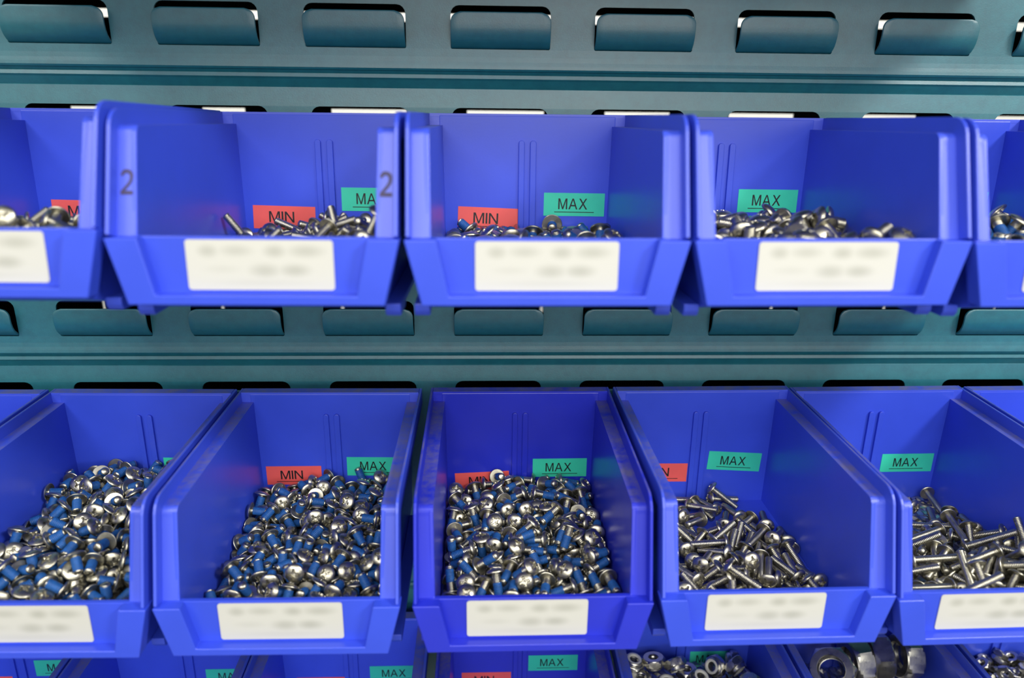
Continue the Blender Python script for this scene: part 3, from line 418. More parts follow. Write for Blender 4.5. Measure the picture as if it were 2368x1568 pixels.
 's21': (81, [139,-1045,-442,12,-327,-372,151,-929,-417,-173,-356,-281,84,-1084,-389,-146,139,448,79,-1207,-489,306,309,159,38,-810,-407,262,65,410,-76,-1033,-451,53,-83,241,-3,-924,-425,-268,168,148,-181,-549,-405,-256,-102,0,-153,-877,-442,-320,-268,262,-76,-1236,-470,-38,63,-103,187,-1189,-522,-178,-286,-5,-234,-1113,-426,28,-186,-96,202,-994,-480,121,-340,346,-162,-1016,-420,-75,10,339,-194,-1059,-484,-266,-314,79,79,-1106,-452,-80,167,-429,273,-1123,-506,-351,224,-179,93,-676,-424,167,54,-349,13,-1255,-487,69,23,342,-213,-395,-418,122,-265,269,-51,-743,-422,-86,249,-371,252,-1178,-555,-403,-296,-1,-329,-821,-418,-83,-145,-453,-40,-651,-424,38,-316,383,-213,-611,-407,96,227,412,-306,-926,-475,216,125,37,-76,-357,-400,170,63,462,-10,-509,-442,-423,87,205,-27,-1144,-501,358,-103,304,-142,-748,-450,-139,424,-48,-21,-240,-421,-116,165,-370,170,-1086,-483,57,42,-492,-407,-410,-441,-8,-353,7,187,-846,-446,8,-340,-108,-43,-864,-417,-226,91,-200,13,-374,-435,330,-254,-265,-224,-844,-459,1,3,-418,-271,-349,-422,80,191,-381,-344,-293,-435,-359,53,20,-221,-208,-437,294,-322,-244,274,-1040,-444,-263,-111,410,-305,-624,-462,-303,-34,-392,-81,-191,-418,-227,-268,-338,-344,-463,-436,-87,-176,-442,-220,-290,-442,244,341,-2,-168,-1105,-523,198,-216,-404,-214,-974,-466,-301,300,136,136,-1187,-524,-237,163,-336,-253,-723,-450,100,204,151,100,-1123,-522,292,-44,387,-119,-522,-428,-176,-103,452,11,-1028,-473,-57,-367,-326,-211,-761,-468,-286,-294,12,-281,-790,-474,-79,18,-492,33,-689,-457,-232,226,-279,-38,-453,-434,-27,146,-456,143,-989,-458,-80,433,-173,238,-1071,-523,-92,290,-378,22,-612,-426,-191,-16,-426,161,-627,-393,197,-3,425,358,-1149,-524,-249,140,-45,-262,-1175,-522,411,-162,-103,-196,-88,-457,-324,214,175,93,-494,-397,12,-138,-212,-197,-1229,-526,300,10,16,236,-924,-447,-35,-286,203,102,-359,-449,-314,-386,29,309,-1082,-495,232,-184,61,50,-884,-470,333,178,-66,-151,-1189,-516,397,-17,-209,54,-764,-475,-364,83,185,180,-1266,-544,331,351,57,-111,-1050,-518,-93,264,414,-192,-905,-476,-5,-89,-477,-162,-455,-462,-310,357,-13,-32,-1084,-521,226,-198,185,8,-113,-484,119,-450,48,55,-206,-451,-10,117,118,-216,-643,-488,398,-201,194,122,-168,-452,45,378,-77,-373,-952,-454,143,27,-134,-144,-134,-444,347,-126,-179,-362,-775,-460,97,94,336,169,-736,-429,-121,-264,278,-300,-543,-483,-49,168,-370,403,-1138,-476,-334,144,-332,-167,-374,-472,-8,-14,-191,77,-697,-501,196,-212,-309,-178,-569,-464,15,15,288,49,-428,-460,-382,-47,-17,-233,-527,-464,379,161,182,136,-891,-438,353,5,-81,83,-539,-450,-37,325,374,41,-292,-444,-152,-139,-403,-399,-663,-517,-19,-305,101,147,-457,-434,353,-111,207,-378,-200,-495,236,434,48,-100,-593,-463,107,230,-317,-106,-967,-471,-56,56,375,-152,-252,-472,248,-380,120,-245,-1097,-524,301,-21,-259,-294,-837,-514,-277,-24,-136,23,-1172,-528,-422,-28,-245,-278,-160,-458,-329,142,164,-140,-1272,-541,-448,-138,153,-356,-397,-479,101,29,-226,-285,-1047,-459,-120,-259,-396,-172,-815,-508,-90,-261,-416,-109,-862,-539,-352,-355,-14,-339,-724,-515,115,260,209,-226,-264,-509,-289,283,277,-38,-796,-505,-256,-122,-84,-102,-472,-486,222,241,23,83,-918,-479,-321,-209,-146,-378,-839,-520,299,-54,-59,393,-1278,-526,241,163,152,-23,-367,-455,287,170,208,-141,-660,-485,424,84,-239,52,-625,-500,396,12,4,-279,-389,-526,142,456,-91,143,-860,-508,60,-418,236,-377,-460,-546,494,-78,17,142,-245,-420,130,-112,-152,166,-128,-414,-153,-155,-284,259,-1288,-525,56,-285,280,-312,-1112,-526,-53,-407,285,-98,-828,-468,326,-132,33,-87,-1178,-525,-290,28,368,-302,-312,-534,-480,42,-120,-107,-203,-517,-109,267,-45,294,-978,-481,33,59,38,-139,-779,-511,432,29,-130,-58,-1272,-526,-289,-8,379,-35,-133,-537,444,164,-9,-348,-594,-513,-55,275,-308,-244,-589,-508,230,-176,242,29,-830,-521,346,307,188,-19,-965,-475,61,-43,-195,-18,-741,-502,2,-302,318,-231,-1033,-522,-9,395,-234,106,-1294,-527,233,-184,222,262,-916,-516,-232,168,-50,-157,-994,-518,228,203,-363,-19,-176,-472,-10,198,210,-386,-280,-489,2,-435,183,-236,-453,-476,213,272,93,-93,-129,-488,157,26,-252,-196,-691,-506,-279,108,398,-199,-503,-506,183,-240,-95,-77,-276,-470,-162,-164,-437,72,-1052,-518,274,-103,-244,121,-945,-515,-154,-237,-115,40,-991,-517,247,-180,231,182,-733,-505,71,282,-406,288,-860,-516,-128,276,-181,231,-776,-458,56,172,403,-183,-168,-483,-12,2,262,108,-769,-505,-249,129,408,160,-112,-490,-231,378,-187,-63,-895,-492,215,-89,-435,-89,-395,-505,-38,272,-364,-80,-682,-501,299,7,-382,173,-666,-465,85,77,115,-310,-105,-470,-167,-16,149,94,-488,-502,-9,-287,409,390,-1075,-525,-40,294,-65,336,-364,-544,403,-294,-13,-341,-132,-523,-200,203,-176,-251,-115,-553,497,-58,5,-26,-483,-501,162,-232,337,-339,-222,-540,233,-428,-47,65,-162,-519,-245,174,216,-377,-1250,-527,262,137,-52,248,-722,-509,289,-11,-263,120,-254,-476,-50,38,290,-298,-480,-511,-62,-285,342,330,-582,-512,244,181,368,13,-536,-513,65,462,179,-24,-249,-514,241,146,-264,316,-724,-514,-24,-281,-159,327,-113,-554,404,-294,0,-273,-200,-520,108,-274,-280,-378,-321,-519,-113,-270,-405,113,-593,-501,269,-105,-160,378,-992,-522,277,98,-32,-36,-312,-510,-308,-21,28,-322,-981,-522,-167,240,405,84,-336,-510,-10,-292,-112,-266,-676,-508,-99,-262,-414,-223,-337,-535,-491,-39,-84,172,-174,-520,-214,200,-401,234,-324,-513,121,-263,-405,351,-864,-518,241,183,-42,199,-251,-532,-82,-462,-72,205,-550,-505,111,316,354,311,-208,-522,-290,5,390,376,-489,-546,215,-451,-3,192,-433,-508,137,-257,-347,249,-187,-538,284,383,144,-312,-1208,-527,-242,162,247,170,-496,-472,233,-46,-439,91,-112,-490,84,144,281,-236,-950,-518,7,305,-396,50,-294,-516,-408,160,-240,249,-788,-528,-394,-253,-89,307,-797,-473,296,-260,-12,377,-667,-514,-7,-286,387,387,-608,-413,171,19,427,276,-114,-505,-238,-3,-435,-61,-546,-500,-296,-41,277,254,-234,-451,7,-7,-497,26,-403,-521,438,171,-170,405,-917,-505,21,359,-4,378,-280,-520,-292,-11,126,378,-156,-538,-47,-464,-150,-167,-297,-514,89,-278,5,380,-414,-512,32,484,-54,391,-555,-516,345,-55,311,247,-603,-470,-29,132,-71,246,-410,-494,-212,-252,325,381,-1020,-422,-59,188,299,278,-514,-501,-50,-438,90,212,-547,-414,210,-147,-399,305,-642,-411,178,-188,290,293,-439,-465,-351,-278,155,148,-571,-440,251,-322,141,-387,-1076,-540,-243,-400,70,-384,-1040,-476,-76,-119,337,300,-291,-522,377,-160,-112,178,-301,-494,-467,119,-112,-394,-974,-523,213,-215,-61,198,-370,-443,-171,133,-440,-366,-1149,-535,60,442,223,228,-148,-462,-181,-395,-247,393,-526,-434,-215,-40,-448,389,-745,-487,-288,109,-152,392,-865,-458,-194,324,-222,312,-654,-473,88,41,-215,348,-153,-470,-296,202,261,-250,-1293,-527,294,41,40,321,-317,-455,262,122,3,394,-439,-445,-39,224,48,354,-962,-435,-5,278,-407,359,-839,-387,73,-117,475,219,-669,-430,491,-30,6]),
 's22': (101, [-8,-1061,-513,6,305,-396,-346,-952,-552,-76,-273,-176,225,-993,-551,158,184,-87,182,-1134,-571,308,144,-250,345,-1092,-591,388,-203,216,127,-1013,-553,114,-185,332,195,-894,-526,85,282,400,-230,-674,-553,-273,62,308,-201,-976,-590,215,-364,263,-104,-1127,-568,187,151,-434,-238,-1057,-630,-340,348,56,-129,-1061,-564,43,337,-356,224,-725,-496,-22,-197,-271,45,-1023,-567,257,309,-279,-17,-549,-529,160,-266,364,-277,-420,-543,-267,-48,-284,-395,-657,-606,-421,107,247,131,-431,-496,138,170,-427,318,-586,-518,221,289,161,313,-928,-550,164,-45,-302,-228,-820,-553,-53,264,357,-142,-412,-572,-480,-45,86,-2,-865,-549,128,90,349,-53,-760,-536,-280,-51,-112,129,-651,-523,179,-141,417,-292,-1119,-599,374,11,-50,42,-1065,-611,-219,364,206,-61,-890,-567,83,350,291,148,-840,-539,55,326,-150,-89,-375,-525,0,-288,115,-404,-413,-562,321,-88,-363,-10,-726,-549,-96,-395,274,-22,-1106,-560,-41,192,422,113,-1075,-559,-22,193,283,-242,-371,-544,308,1,132,-205,-435,-606,-116,-272,-204,86,-861,-559,-34,-235,286,-202,-313,-540,148,368,-36,280,-132,-509,184,-38,362,214,-801,-550,-285,121,392,57,-317,-510,-61,225,-170,-133,-213,-550,278,-244,335,27,-149,-536,-113,-333,-241,334,-760,-573,385,195,-145,44,-372,-546,71,89,354,-48,-195,-548,35,-281,412,269,-270,-526,-52,99,-215,223,-533,-526,44,249,-426,-32,-96,-522,87,331,336,167,-284,-556,22,-370,-131,-271,-414,-620,-367,-257,202,394,-995,-568,159,221,6,-380,-263,-548,-116,-106,-438,-386,-710,-654,412,-245,-132,-321,-612,-598,-311,168,262,381,-928,-513,145,23,-75,111,-718,-544,244,-171,-144,39,-711,-605,21,403,295,182,-744,-543,62,169,97,206,-408,-544,6,145,-403,-336,-963,-621,387,-87,-302,295,-658,-566,-226,-127,-280,34,-510,-568,-48,326,-350,-150,-828,-574,177,204,388,249,-1111,-595,9,7,-201,268,-1039,-593,-88,51,307,-301,-904,-596,210,-136,-417,192,-196,-510,-72,-92,-486,243,-912,-582,-291,161,312,-157,-648,-586,234,-116,-250,109,-161,-563,-124,-298,-313,-118,-895,-606,470,137,-47,-336,-555,-612,251,240,68,-83,-245,-569,-185,-390,-226,-54,-658,-535,235,-100,-415,172,-109,-556,487,-11,99,-394,-462,-628,-198,-361,-35,-279,-745,-582,30,-2,-395,-22,-787,-594,-84,-485,6,-338,-237,-608,-46,-470,-69,-347,-815,-597,-103,89,430,185,-598,-528,-203,53,-246,-104,-783,-596,214,337,-221,-349,-1059,-609,-194,-37,141,-79,-508,-554,-190,-106,450,-116,-138,-538,148,225,106,-249,-607,-603,-287,-341,168,-309,-190,-564,226,-310,-316,-366,-1163,-627,201,365,-154,297,-464,-546,-260,-81,37,-181,-887,-662,-498,31,-19,230,-866,-576,25,258,-418,265,-594,-554,-28,13,-492,261,-194,-534,-252,90,-172,113,-452,-556,-190,49,-170,-144,-585,-609,282,-8,397,122,-1155,-580,-151,-49,-466,-40,-395,-563,-103,150,353,-380,-897,-652,-184,-202,-378,43,-653,-613,-433,-216,11,-29,-1037,-585,-26,478,-111,46,-573,-604,205,408,180,16,-949,-566,25,41,-74,-288,-833,-593,174,-169,-436,-380,-184,-576,-83,-234,-434,-95,-462,-604,112,253,-11,-96,-1005,-613,49,335,261,119,-548,-542,1,10,98,-164,-724,-622,404,95,103,-301,-477,-629,-234,-235,270,-174,-1135,-623,142,-165,273,166,-999,-601,117,-142,-464,230,-663,-531,-78,-230,-363,-239,-103,-592,-172,-49,-3,343,-395,-583,-490,33,-88,103,-287,-556,-187,417,201,234,-746,-620,112,-424,-189,355,-1154,-606,-128,-116,460,-122,-317,-571,-313,44,-344,-239,-705,-626,271,-182,42,-249,-525,-622,-262,-130,-298,394,-996,-642,357,1,330,-261,-962,-657,-149,383,177,-182,-1011,-648,-254,122,-371,329,-1017,-669,-495,-70,7,-338,-743,-637,188,-241,-396,151,-902,-574,-19,33,498,299,-235,-591,-249,-412,121,-362,-356,-587,-25,-41,80,73,-417,-598,118,279,175,140,-348,-578,412,-71,-270,230,-410,-611,395,-131,60,-336,-407,-635,-310,5,-45,-140,-312,-639,421,229,17,73,-804,-615,-32,402,145,-174,-771,-623,-310,-131,-121,345,-1094,-659,-86,-455,5,168,-429,-600,-197,255,135,-152,-165,-596,-200,-341,-305,-220,-181,-582,-150,30,427,227,-979,-636,296,-138,276,-50,-966,-585,17,-21,252,-40,-532,-597,-9,-312,-337,-366,-1006,-666,-78,-328,369,72,-1014,-637,296,-96,-336,4,-989,-636,-167,242,404,-347,-123,-606,308,-215,-317,-379,-808,-658,-406,-220,-129,255,-1199,-585,-184,254,-312,181,-160,-571,-279,38,276,-67,-308,-579,190,-97,-452,-134,-945,-650,-403,-189,-172,254,-515,-585,78,-347,-316,270,-352,-628,-286,-379,-87,378,-610,-510,197,-187,238,-111,-380,-611,-121,-272,397,-351,-294,-640,-1,304,308,-2,-277,-598,16,-488,19,-45,-1124,-648,289,-141,75,-379,-605,-637,95,292,-363,243,-674,-606,22,323,-345,280,-935,-634,-273,-121,400,49,-322,-608,285,-118,-390,176,-574,-595,-293,-65,-130,-230,-800,-632,-283,17,-265,-229,-280,-595,159,68,-249,343,-689,-616,70,293,382,32,-1173,-596,-24,303,387,-340,-670,-634,-32,-324,90,115,-680,-598,202,-245,335,350,-814,-628,-81,288,257,308,-328,-572,114,-85,-479,-120,-1146,-666,379,272,-58,-190,-383,-621,66,281,-359,76,-962,-587,43,-146,-84,-359,-1070,-678,-187,-334,231,114,-1082,-656,-51,-462,22,331,-582,-630,-153,-459,-58,330,-111,-542,-291,-97,394,-189,-88,-642,26,-321,-382,185,-521,-591,-210,-183,415,181,-711,-604,-90,320,357,79,-261,-590,302,-11,-75,-36,-218,-625,-273,-171,234,301,-113,-639,281,135,328,332,-474,-614,-277,-170,-364,-283,-352,-659,219,449,2,-89,-811,-619,-258,-123,-82,-32,-642,-599,304,-41,222,-379,-178,-645,-309,37,-61,208,-96,-604,67,220,438,64,-121,-620,-318,-146,-350,330,-156,-594,35,177,362,6,-111,-580,-26,-50,485,-72,-172,-606,-249,62,19,-52,-728,-626,133,473,-13,104,-908,-625,324,1,265,-96,-676,-607,-194,-224,-367,280,-825,-637,-186,-415,-138,-140,-247,-626,78,-279,327,272,-1265,-650,289,-107,393,-337,-1160,-690,-47,306,393,2,-890,-625,128,-303,372,86,-1221,-674,-463,-189,-12,249,-153,-606,-196,161,28,-22,-1274,-663,-289,357,-153,-247,-1120,-670,321,-115,-91,379,-453,-620,138,-251,290,379,-752,-647,-466,-157,44,-265,-180,-640,-10,306,283,160,-200,-624,181,224,-72,-284,-1212,-692,465,-74,-167,-26,-109,-636,79,298,218,25,-1113,-645,-71,290,369,-260,-1274,-675,-113,-314,24,349,-221,-634,-5,323,103,379,-862,-632,-164,302,353,-99,-1069,-646,203,-238,369,193,-308,-614,-131,-260,226,136,-774,-635,-489,-99,8,149,-274,-616,131,258,-84,-398,-111,-648,309,-9,-373,347,-1292,-650,265,-161,30,317,-283,-626,-66,-294,-156,196,-1105,-644,12,319,-316,-130,-110,-589,86,42,-470,64,-1288,-648,-152,261,-391,-93,-1230,-654,237,209,-347,-381,-1210,-683,-474,-53,-80,387,-671,-576,172,-40,431,380,-225,-579,68,9,-227,-380,-1128,-689,332,-15,116,-281,-295,-643,391,198,-153,370,-110,-590,-53,33,-277,177,-845,-619,-227,-175,187,276,-1156,-647,298,-55,-395,-387,-1279,-702,360,-279,-46,380,-241,-523,248,-159,276,145,-110,-609,68,215,-5,-278,-105,-645,-156,263,67,150,-1290,-657,-65,438,-230,153,-1177,-646,221,217,89,50,-184,-650,-491,-92,-5,-152,-1257,-659,244,177,-175,220,-1163,-646,-125,355,158,-244,-1165,-612,-59,-46,56,321,-1224,-657,-136,-428,95,-22,-1195,-650,432,87,233,-298,-1210,-624,209,-71,-45,335,-1251,-591,204,-140,-406,381,-353,-534,86,11,82,375,-438,-532,-88,-160,-372,379,-531,-601,50,-248,-430,222,-1296,-604,90,287,-387,-182,-1202,-627,-148,-81,-455]),
 's23': (102, [381,-1082,-542,-360,30,92,-243,-916,-585,-454,35,202,306,-940,-522,297,126,-374,-23,-1101,-547,124,-206,356,-81,-942,-569,-226,-231,-357,87,-1051,-576,-344,108,46,12,-1048,-499,172,92,280,-230,-755,-528,4,-26,387,231,-772,-456,-137,-87,-431,-51,-858,-509,68,140,-209,-161,-1047,-528,6,-157,-465,184,-556,-480,-14,292,249,174,-1040,-525,172,-73,-164,267,-1121,-602,359,-263,196,-273,-806,-557,122,250,200,-166,-804,-548,265,-208,176,211,-1103,-574,175,234,279,306,-980,-581,367,85,-306,-374,-634,-560,-280,257,273,-204,-1041,-590,-144,256,230,-375,-1044,-649,51,456,-192,-156,-598,-532,118,-181,401,-84,-503,-526,222,202,-137,-252,-981,-623,112,422,-96,-381,-335,-542,-226,-226,-69,-288,-458,-521,-40,-91,-106,342,-795,-508,-72,188,-457,101,-769,-535,310,-5,370,69,-376,-488,-126,-294,118,138,-171,-548,-412,102,189,342,-1145,-588,-46,397,-294,18,-527,-505,159,-233,404,48,-681,-487,81,189,229,-53,-618,-524,250,-170,110,214,-706,-475,-231,-10,-223,-196,-509,-542,-110,285,350,-300,-1146,-574,159,-63,173,304,-498,-541,-412,21,35,-6,-152,-556,33,370,266,-65,-782,-532,385,-32,-287,-293,-868,-586,244,0,374,-380,-746,-650,-438,-240,-20,248,-466,-498,-288,-14,-134,-74,-656,-573,-138,-343,-334,-307,-1046,-594,187,-160,255,332,-331,-502,-96,189,443,-272,-155,-566,-11,-228,-421,-207,-417,-535,129,119,-412,-22,-820,-558,196,-293,-252,19,-319,-522,-228,139,-368,-136,-99,-537,-237,-357,-178,63,-993,-585,326,-274,226,264,-783,-505,-79,-138,112,-379,-458,-545,-132,83,109,-87,-1174,-583,-34,-351,354,-102,-362,-545,-235,-310,-154,380,-690,-547,318,-93,36,-301,-498,-609,286,238,329,130,-494,-506,-47,-17,485,-377,-214,-557,51,-152,474,128,-965,-564,-261,-132,396,-335,-729,-609,354,217,-277,379,-498,-566,194,175,-344,348,-593,-558,248,-163,401,198,-835,-627,68,-410,-203,-133,-207,-535,145,-59,-469,174,-611,-532,119,-187,-142,298,-856,-536,224,-163,-271,-219,-117,-581,145,-302,-75,71,-737,-608,-360,136,316,304,-428,-528,418,-36,272,76,-109,-561,32,357,-29,256,-817,-595,330,-216,212,-7,-905,-589,79,-373,-10,341,-292,-563,-275,364,-177,-15,-973,-560,-314,143,280,146,-1031,-597,-189,-136,319,-195,-318,-564,54,-304,342,-178,-1067,-651,-188,-356,256,236,-640,-478,-181,-16,229,235,-111,-562,-112,-278,221,234,-243,-539,-181,282,70,16,-595,-540,156,-258,34,-348,-451,-615,226,-209,371,391,-149,-566,53,191,45,250,-345,-512,-254,-88,-186,-324,-281,-600,280,12,-86,-155,-952,-569,-71,130,391,-337,-907,-631,321,-6,-382,-151,-876,-565,147,-110,-441,54,-683,-562,326,-153,-23,30,-1014,-654,-413,83,90,-69,-882,-563,43,-150,-470,-315,-111,-627,-128,-300,213,-392,-938,-633,175,-253,-388,-77,-140,-532,-90,92,481,-224,-544,-602,-285,97,-328,-307,-614,-613,-309,51,139,197,-697,-542,-320,79,183,390,-772,-558,-47,227,-199,58,-283,-595,233,317,-265,157,-944,-641,361,262,-216,78,-446,-538,193,-61,12,-134,-612,-601,-374,162,-116,141,-623,-598,-323,18,-360,-29,-754,-592,172,-357,-226,-28,-265,-560,157,-171,-91,306,-230,-626,389,-168,-265,260,-1212,-594,155,-384,-33,-379,-1096,-640,-142,283,303,-21,-479,-589,-262,-358,103,379,-999,-584,-141,-249,-312,236,-718,-620,-252,362,-49,203,-1097,-656,394,-220,-81,-23,-350,-580,-161,-262,-204,75,-910,-640,168,-421,-92,-262,-384,-573,-18,-254,408,214,-160,-568,-367,35,-145,137,-877,-625,44,-336,347,85,-493,-591,145,-282,379,371,-178,-625,-95,307,383,-133,-471,-596,-383,-164,-65,273,-608,-532,-13,140,428,110,-350,-552,-297,-182,-358,-250,-1033,-643,-229,211,212,298,-918,-631,11,-305,-367,-195,-187,-616,-138,309,357,-158,-906,-631,161,306,-359,-380,-672,-620,155,-285,319,287,-1047,-642,-259,-195,206,304,-666,-584,-346,289,205,-12,-1085,-618,-220,-101,-432,101,-823,-619,-307,117,-375,-380,-234,-624,-271,274,181,-170,-434,-598,271,135,187,-124,-701,-604,-217,-245,254,-45,-864,-624,81,338,-326,-131,-324,-601,218,-257,-368,-135,-262,-607,-6,-331,-94,205,-353,-568,-368,187,28,80,-110,-630,-138,-432,109,274,-292,-590,381,114,-252,339,-903,-580,204,-122,421,-57,-561,-589,-239,190,-316,-39,-1207,-570,-143,-268,-162,-321,-395,-611,312,58,-237,-287,-774,-621,-335,-121,91,-150,-763,-612,-48,293,360,-60,-1030,-650,201,-228,-397,305,-1139,-649,197,-383,166,127,-711,-605,63,-390,139,-182,-704,-608,-67,318,-361,-94,-164,-614,-263,164,-375,28,-151,-615,-301,201,-4,380,-931,-632,-94,294,391,8,-545,-589,-276,-149,345,-63,-450,-590,-119,284,-362,98,-178,-613,304,-11,-235,-101,-961,-638,-122,301,-194,264,-1001,-638,117,313,-270,-10,-630,-594,311,-82,-310,122,-1072,-653,-140,270,85,144,-435,-596,261,161,-273,305,-613,-612,299,133,-113,287,-367,-576,-307,107,255,376,-866,-631,253,220,43,96,-994,-643,-46,-319,57,118,-239,-604,8,-371,-217,217,-398,-603,-262,-187,-195,364,-308,-620,-9,338,122,-28,-113,-618,-212,233,-311,348,-370,-617,-10,-324,-380,226,-499,-565,-187,-148,439,380,-560,-616,119,-292,327,224,-255,-624,408,-180,-94,400,-109,-629,37,322,-24,-62,-1275,-662,-334,-189,244,24,-958,-640,113,332,-340,124,-308,-602,83,322,222,-169,-1139,-654,-165,-273,350,-14,-1158,-624,269,-167,-297,-156,-1282,-656,-185,-244,379,144,-1290,-658,100,-309,262,274,-164,-620,282,178,368,79,-1183,-663,23,-324,-380,374,-627,-617,-88,354,342,60,-1224,-597,-36,174,-268,212,-553,-600,-280,-131,-224,317,-1194,-646,-40,314,330,388,-790,-626,-25,333,-317,33,-1243,-675,-347,292,-152,-328,-1268,-646,-39,323,-379,381,-1297,-582,30,-357,337,247,-1170,-650,-332,146,-343,324,-1254,-582,260,152,-356,379,-1245,-643,323,-39,-28,-199,-1266,-590,191,-66,453,-221,-1292,-653,276,151,-284,-288,-1218,-614,206,143,-429,-359,-1180,-601,-171,175,181,-128,-1202,-650,164,353,-312,210,-1270,-563,-189,177,-362,224,-111,-627,-145,399,-7,148,-1192,-634,-347,-144,34,229,-1256,-665,201,410,-127]),
 's24': (81, [-100,-1006,-551,-173,-192,142,112,-1012,-640,193,314,-332,285,-975,-648,158,-320,350,42,-954,-559,184,-205,332,-200,-909,-611,-123,-292,382,-9,-705,-613,328,-17,376,340,-682,-647,-274,53,174,-21,-798,-616,284,-38,318,252,-566,-630,-304,-153,-349,-35,-348,-692,209,338,299,97,-107,-623,168,-180,-408,381,-1003,-653,315,49,29,-56,-647,-640,393,-51,-223,262,-667,-623,127,-277,188,-234,-986,-646,304,-158,303,-67,-194,-691,-360,136,305,148,-806,-632,-324,-74,-198,-223,-726,-644,296,132,-103,-117,-952,-595,165,112,355,-80,-1007,-612,-206,104,-426,91,-112,-692,-27,-328,86,204,-329,-692,328,40,46,272,-334,-692,142,299,339,308,-1019,-623,-237,61,350,225,-752,-625,-171,181,400,-211,-818,-650,-14,-283,391,-149,-398,-639,132,250,-209,325,-427,-692,64,-324,341,-90,-586,-633,-242,143,-126,67,-650,-696,224,359,-266,89,-242,-691,123,304,-264,305,-925,-692,357,119,-100,-21,-140,-692,-221,-245,-153,3,-745,-670,401,-64,-93,-209,-1089,-700,436,-82,202,164,-402,-665,-297,-47,174,182,-974,-655,-224,184,-406,-130,-609,-700,440,100,179,94,-730,-630,-249,-74,-360,-328,-1090,-627,124,220,-387,-5,-861,-612,-23,230,46,84,-416,-692,298,142,-273,-82,-824,-654,236,-164,222,12,-543,-629,-242,81,-426,-181,-414,-692,-377,57,154,206,-761,-692,-143,338,330,64,-930,-624,322,110,320,381,-597,-690,324,41,-100,9,-983,-624,-267,168,-382,-8,-985,-692,-108,312,7,-199,-1065,-625,-137,-206,-83,-117,-1216,-703,350,-294,107,385,-646,-692,-177,-279,-375,222,-587,-692,-158,342,322,-194,-118,-692,-125,-306,198,-144,-294,-666,-301,-1,92,248,-1054,-659,312,-9,388,-12,-296,-692,-244,223,-253,-80,-926,-693,-315,-260,-198,297,-1088,-692,292,-152,264,128,-803,-692,42,-373,286,-284,-928,-694,137,-376,10,95,-718,-693,210,336,-305,-26,-686,-694,392,-114,-87,163,-502,-692,206,258,100,298,-557,-692,287,-163,254,301,-642,-690,-106,311,317,-25,-897,-695,217,-355,64,-295,-808,-692,265,-197,-231,329,-1024,-692,218,-248,149,-192,-554,-692,-65,378,-310,31,-1050,-690,188,325,-303,162,-861,-690,-319,-72,-66,-347,-929,-655,311,-130,225,-244,-522,-635,277,214,-266,-305,-740,-656,-40,-287,334,-2,-519,-692,-345,-109,-281,209,-1110,-650,-215,-185,229,-283,-1011,-693,118,-358,-192,88,-540,-692,-113,-310,-232,88,-842,-692,326,-51,171,-357,-703,-628,239,-86,-232,231,-1161,-692,307,122,-93,-345,-320,-692,145,296,-262,-380,-626,-690,-319,-78,-93,33,-1095,-662,-297,3,-100,-152,-830,-692,110,-311,10,-390,-563,-692,188,-271,108,-74,-1084,-690,251,-210,-335,153,-1150,-692,-268,-192,-358,-47,-1299,-692,330,-8,-9,-304,-554,-692,126,-305,244,-399,-894,-692,-205,-260,295,110,-1089,-680,-360,10,-95,21,-1248,-665,307,193,252,-311,-598,-692,-329,30,-34,-296,-1195,-692,-294,149,372,-380,-366,-693,-113,-371,-298,-113,-1284,-692,325,-54,334,-178,-1148,-692,-136,301,-186,-319,-408,-674,-71,-357,342,-296,-1087,-692,-199,264,-375,-317,-486,-632,-102,338,352,-240,-360,-692,159,-290,372,-284,-1267,-661,237,268,-326,-402,-1275,-691,-296,-143,313,-340,-1169,-663,274,116,-4,166,-1269,-692,328,33,-344]),
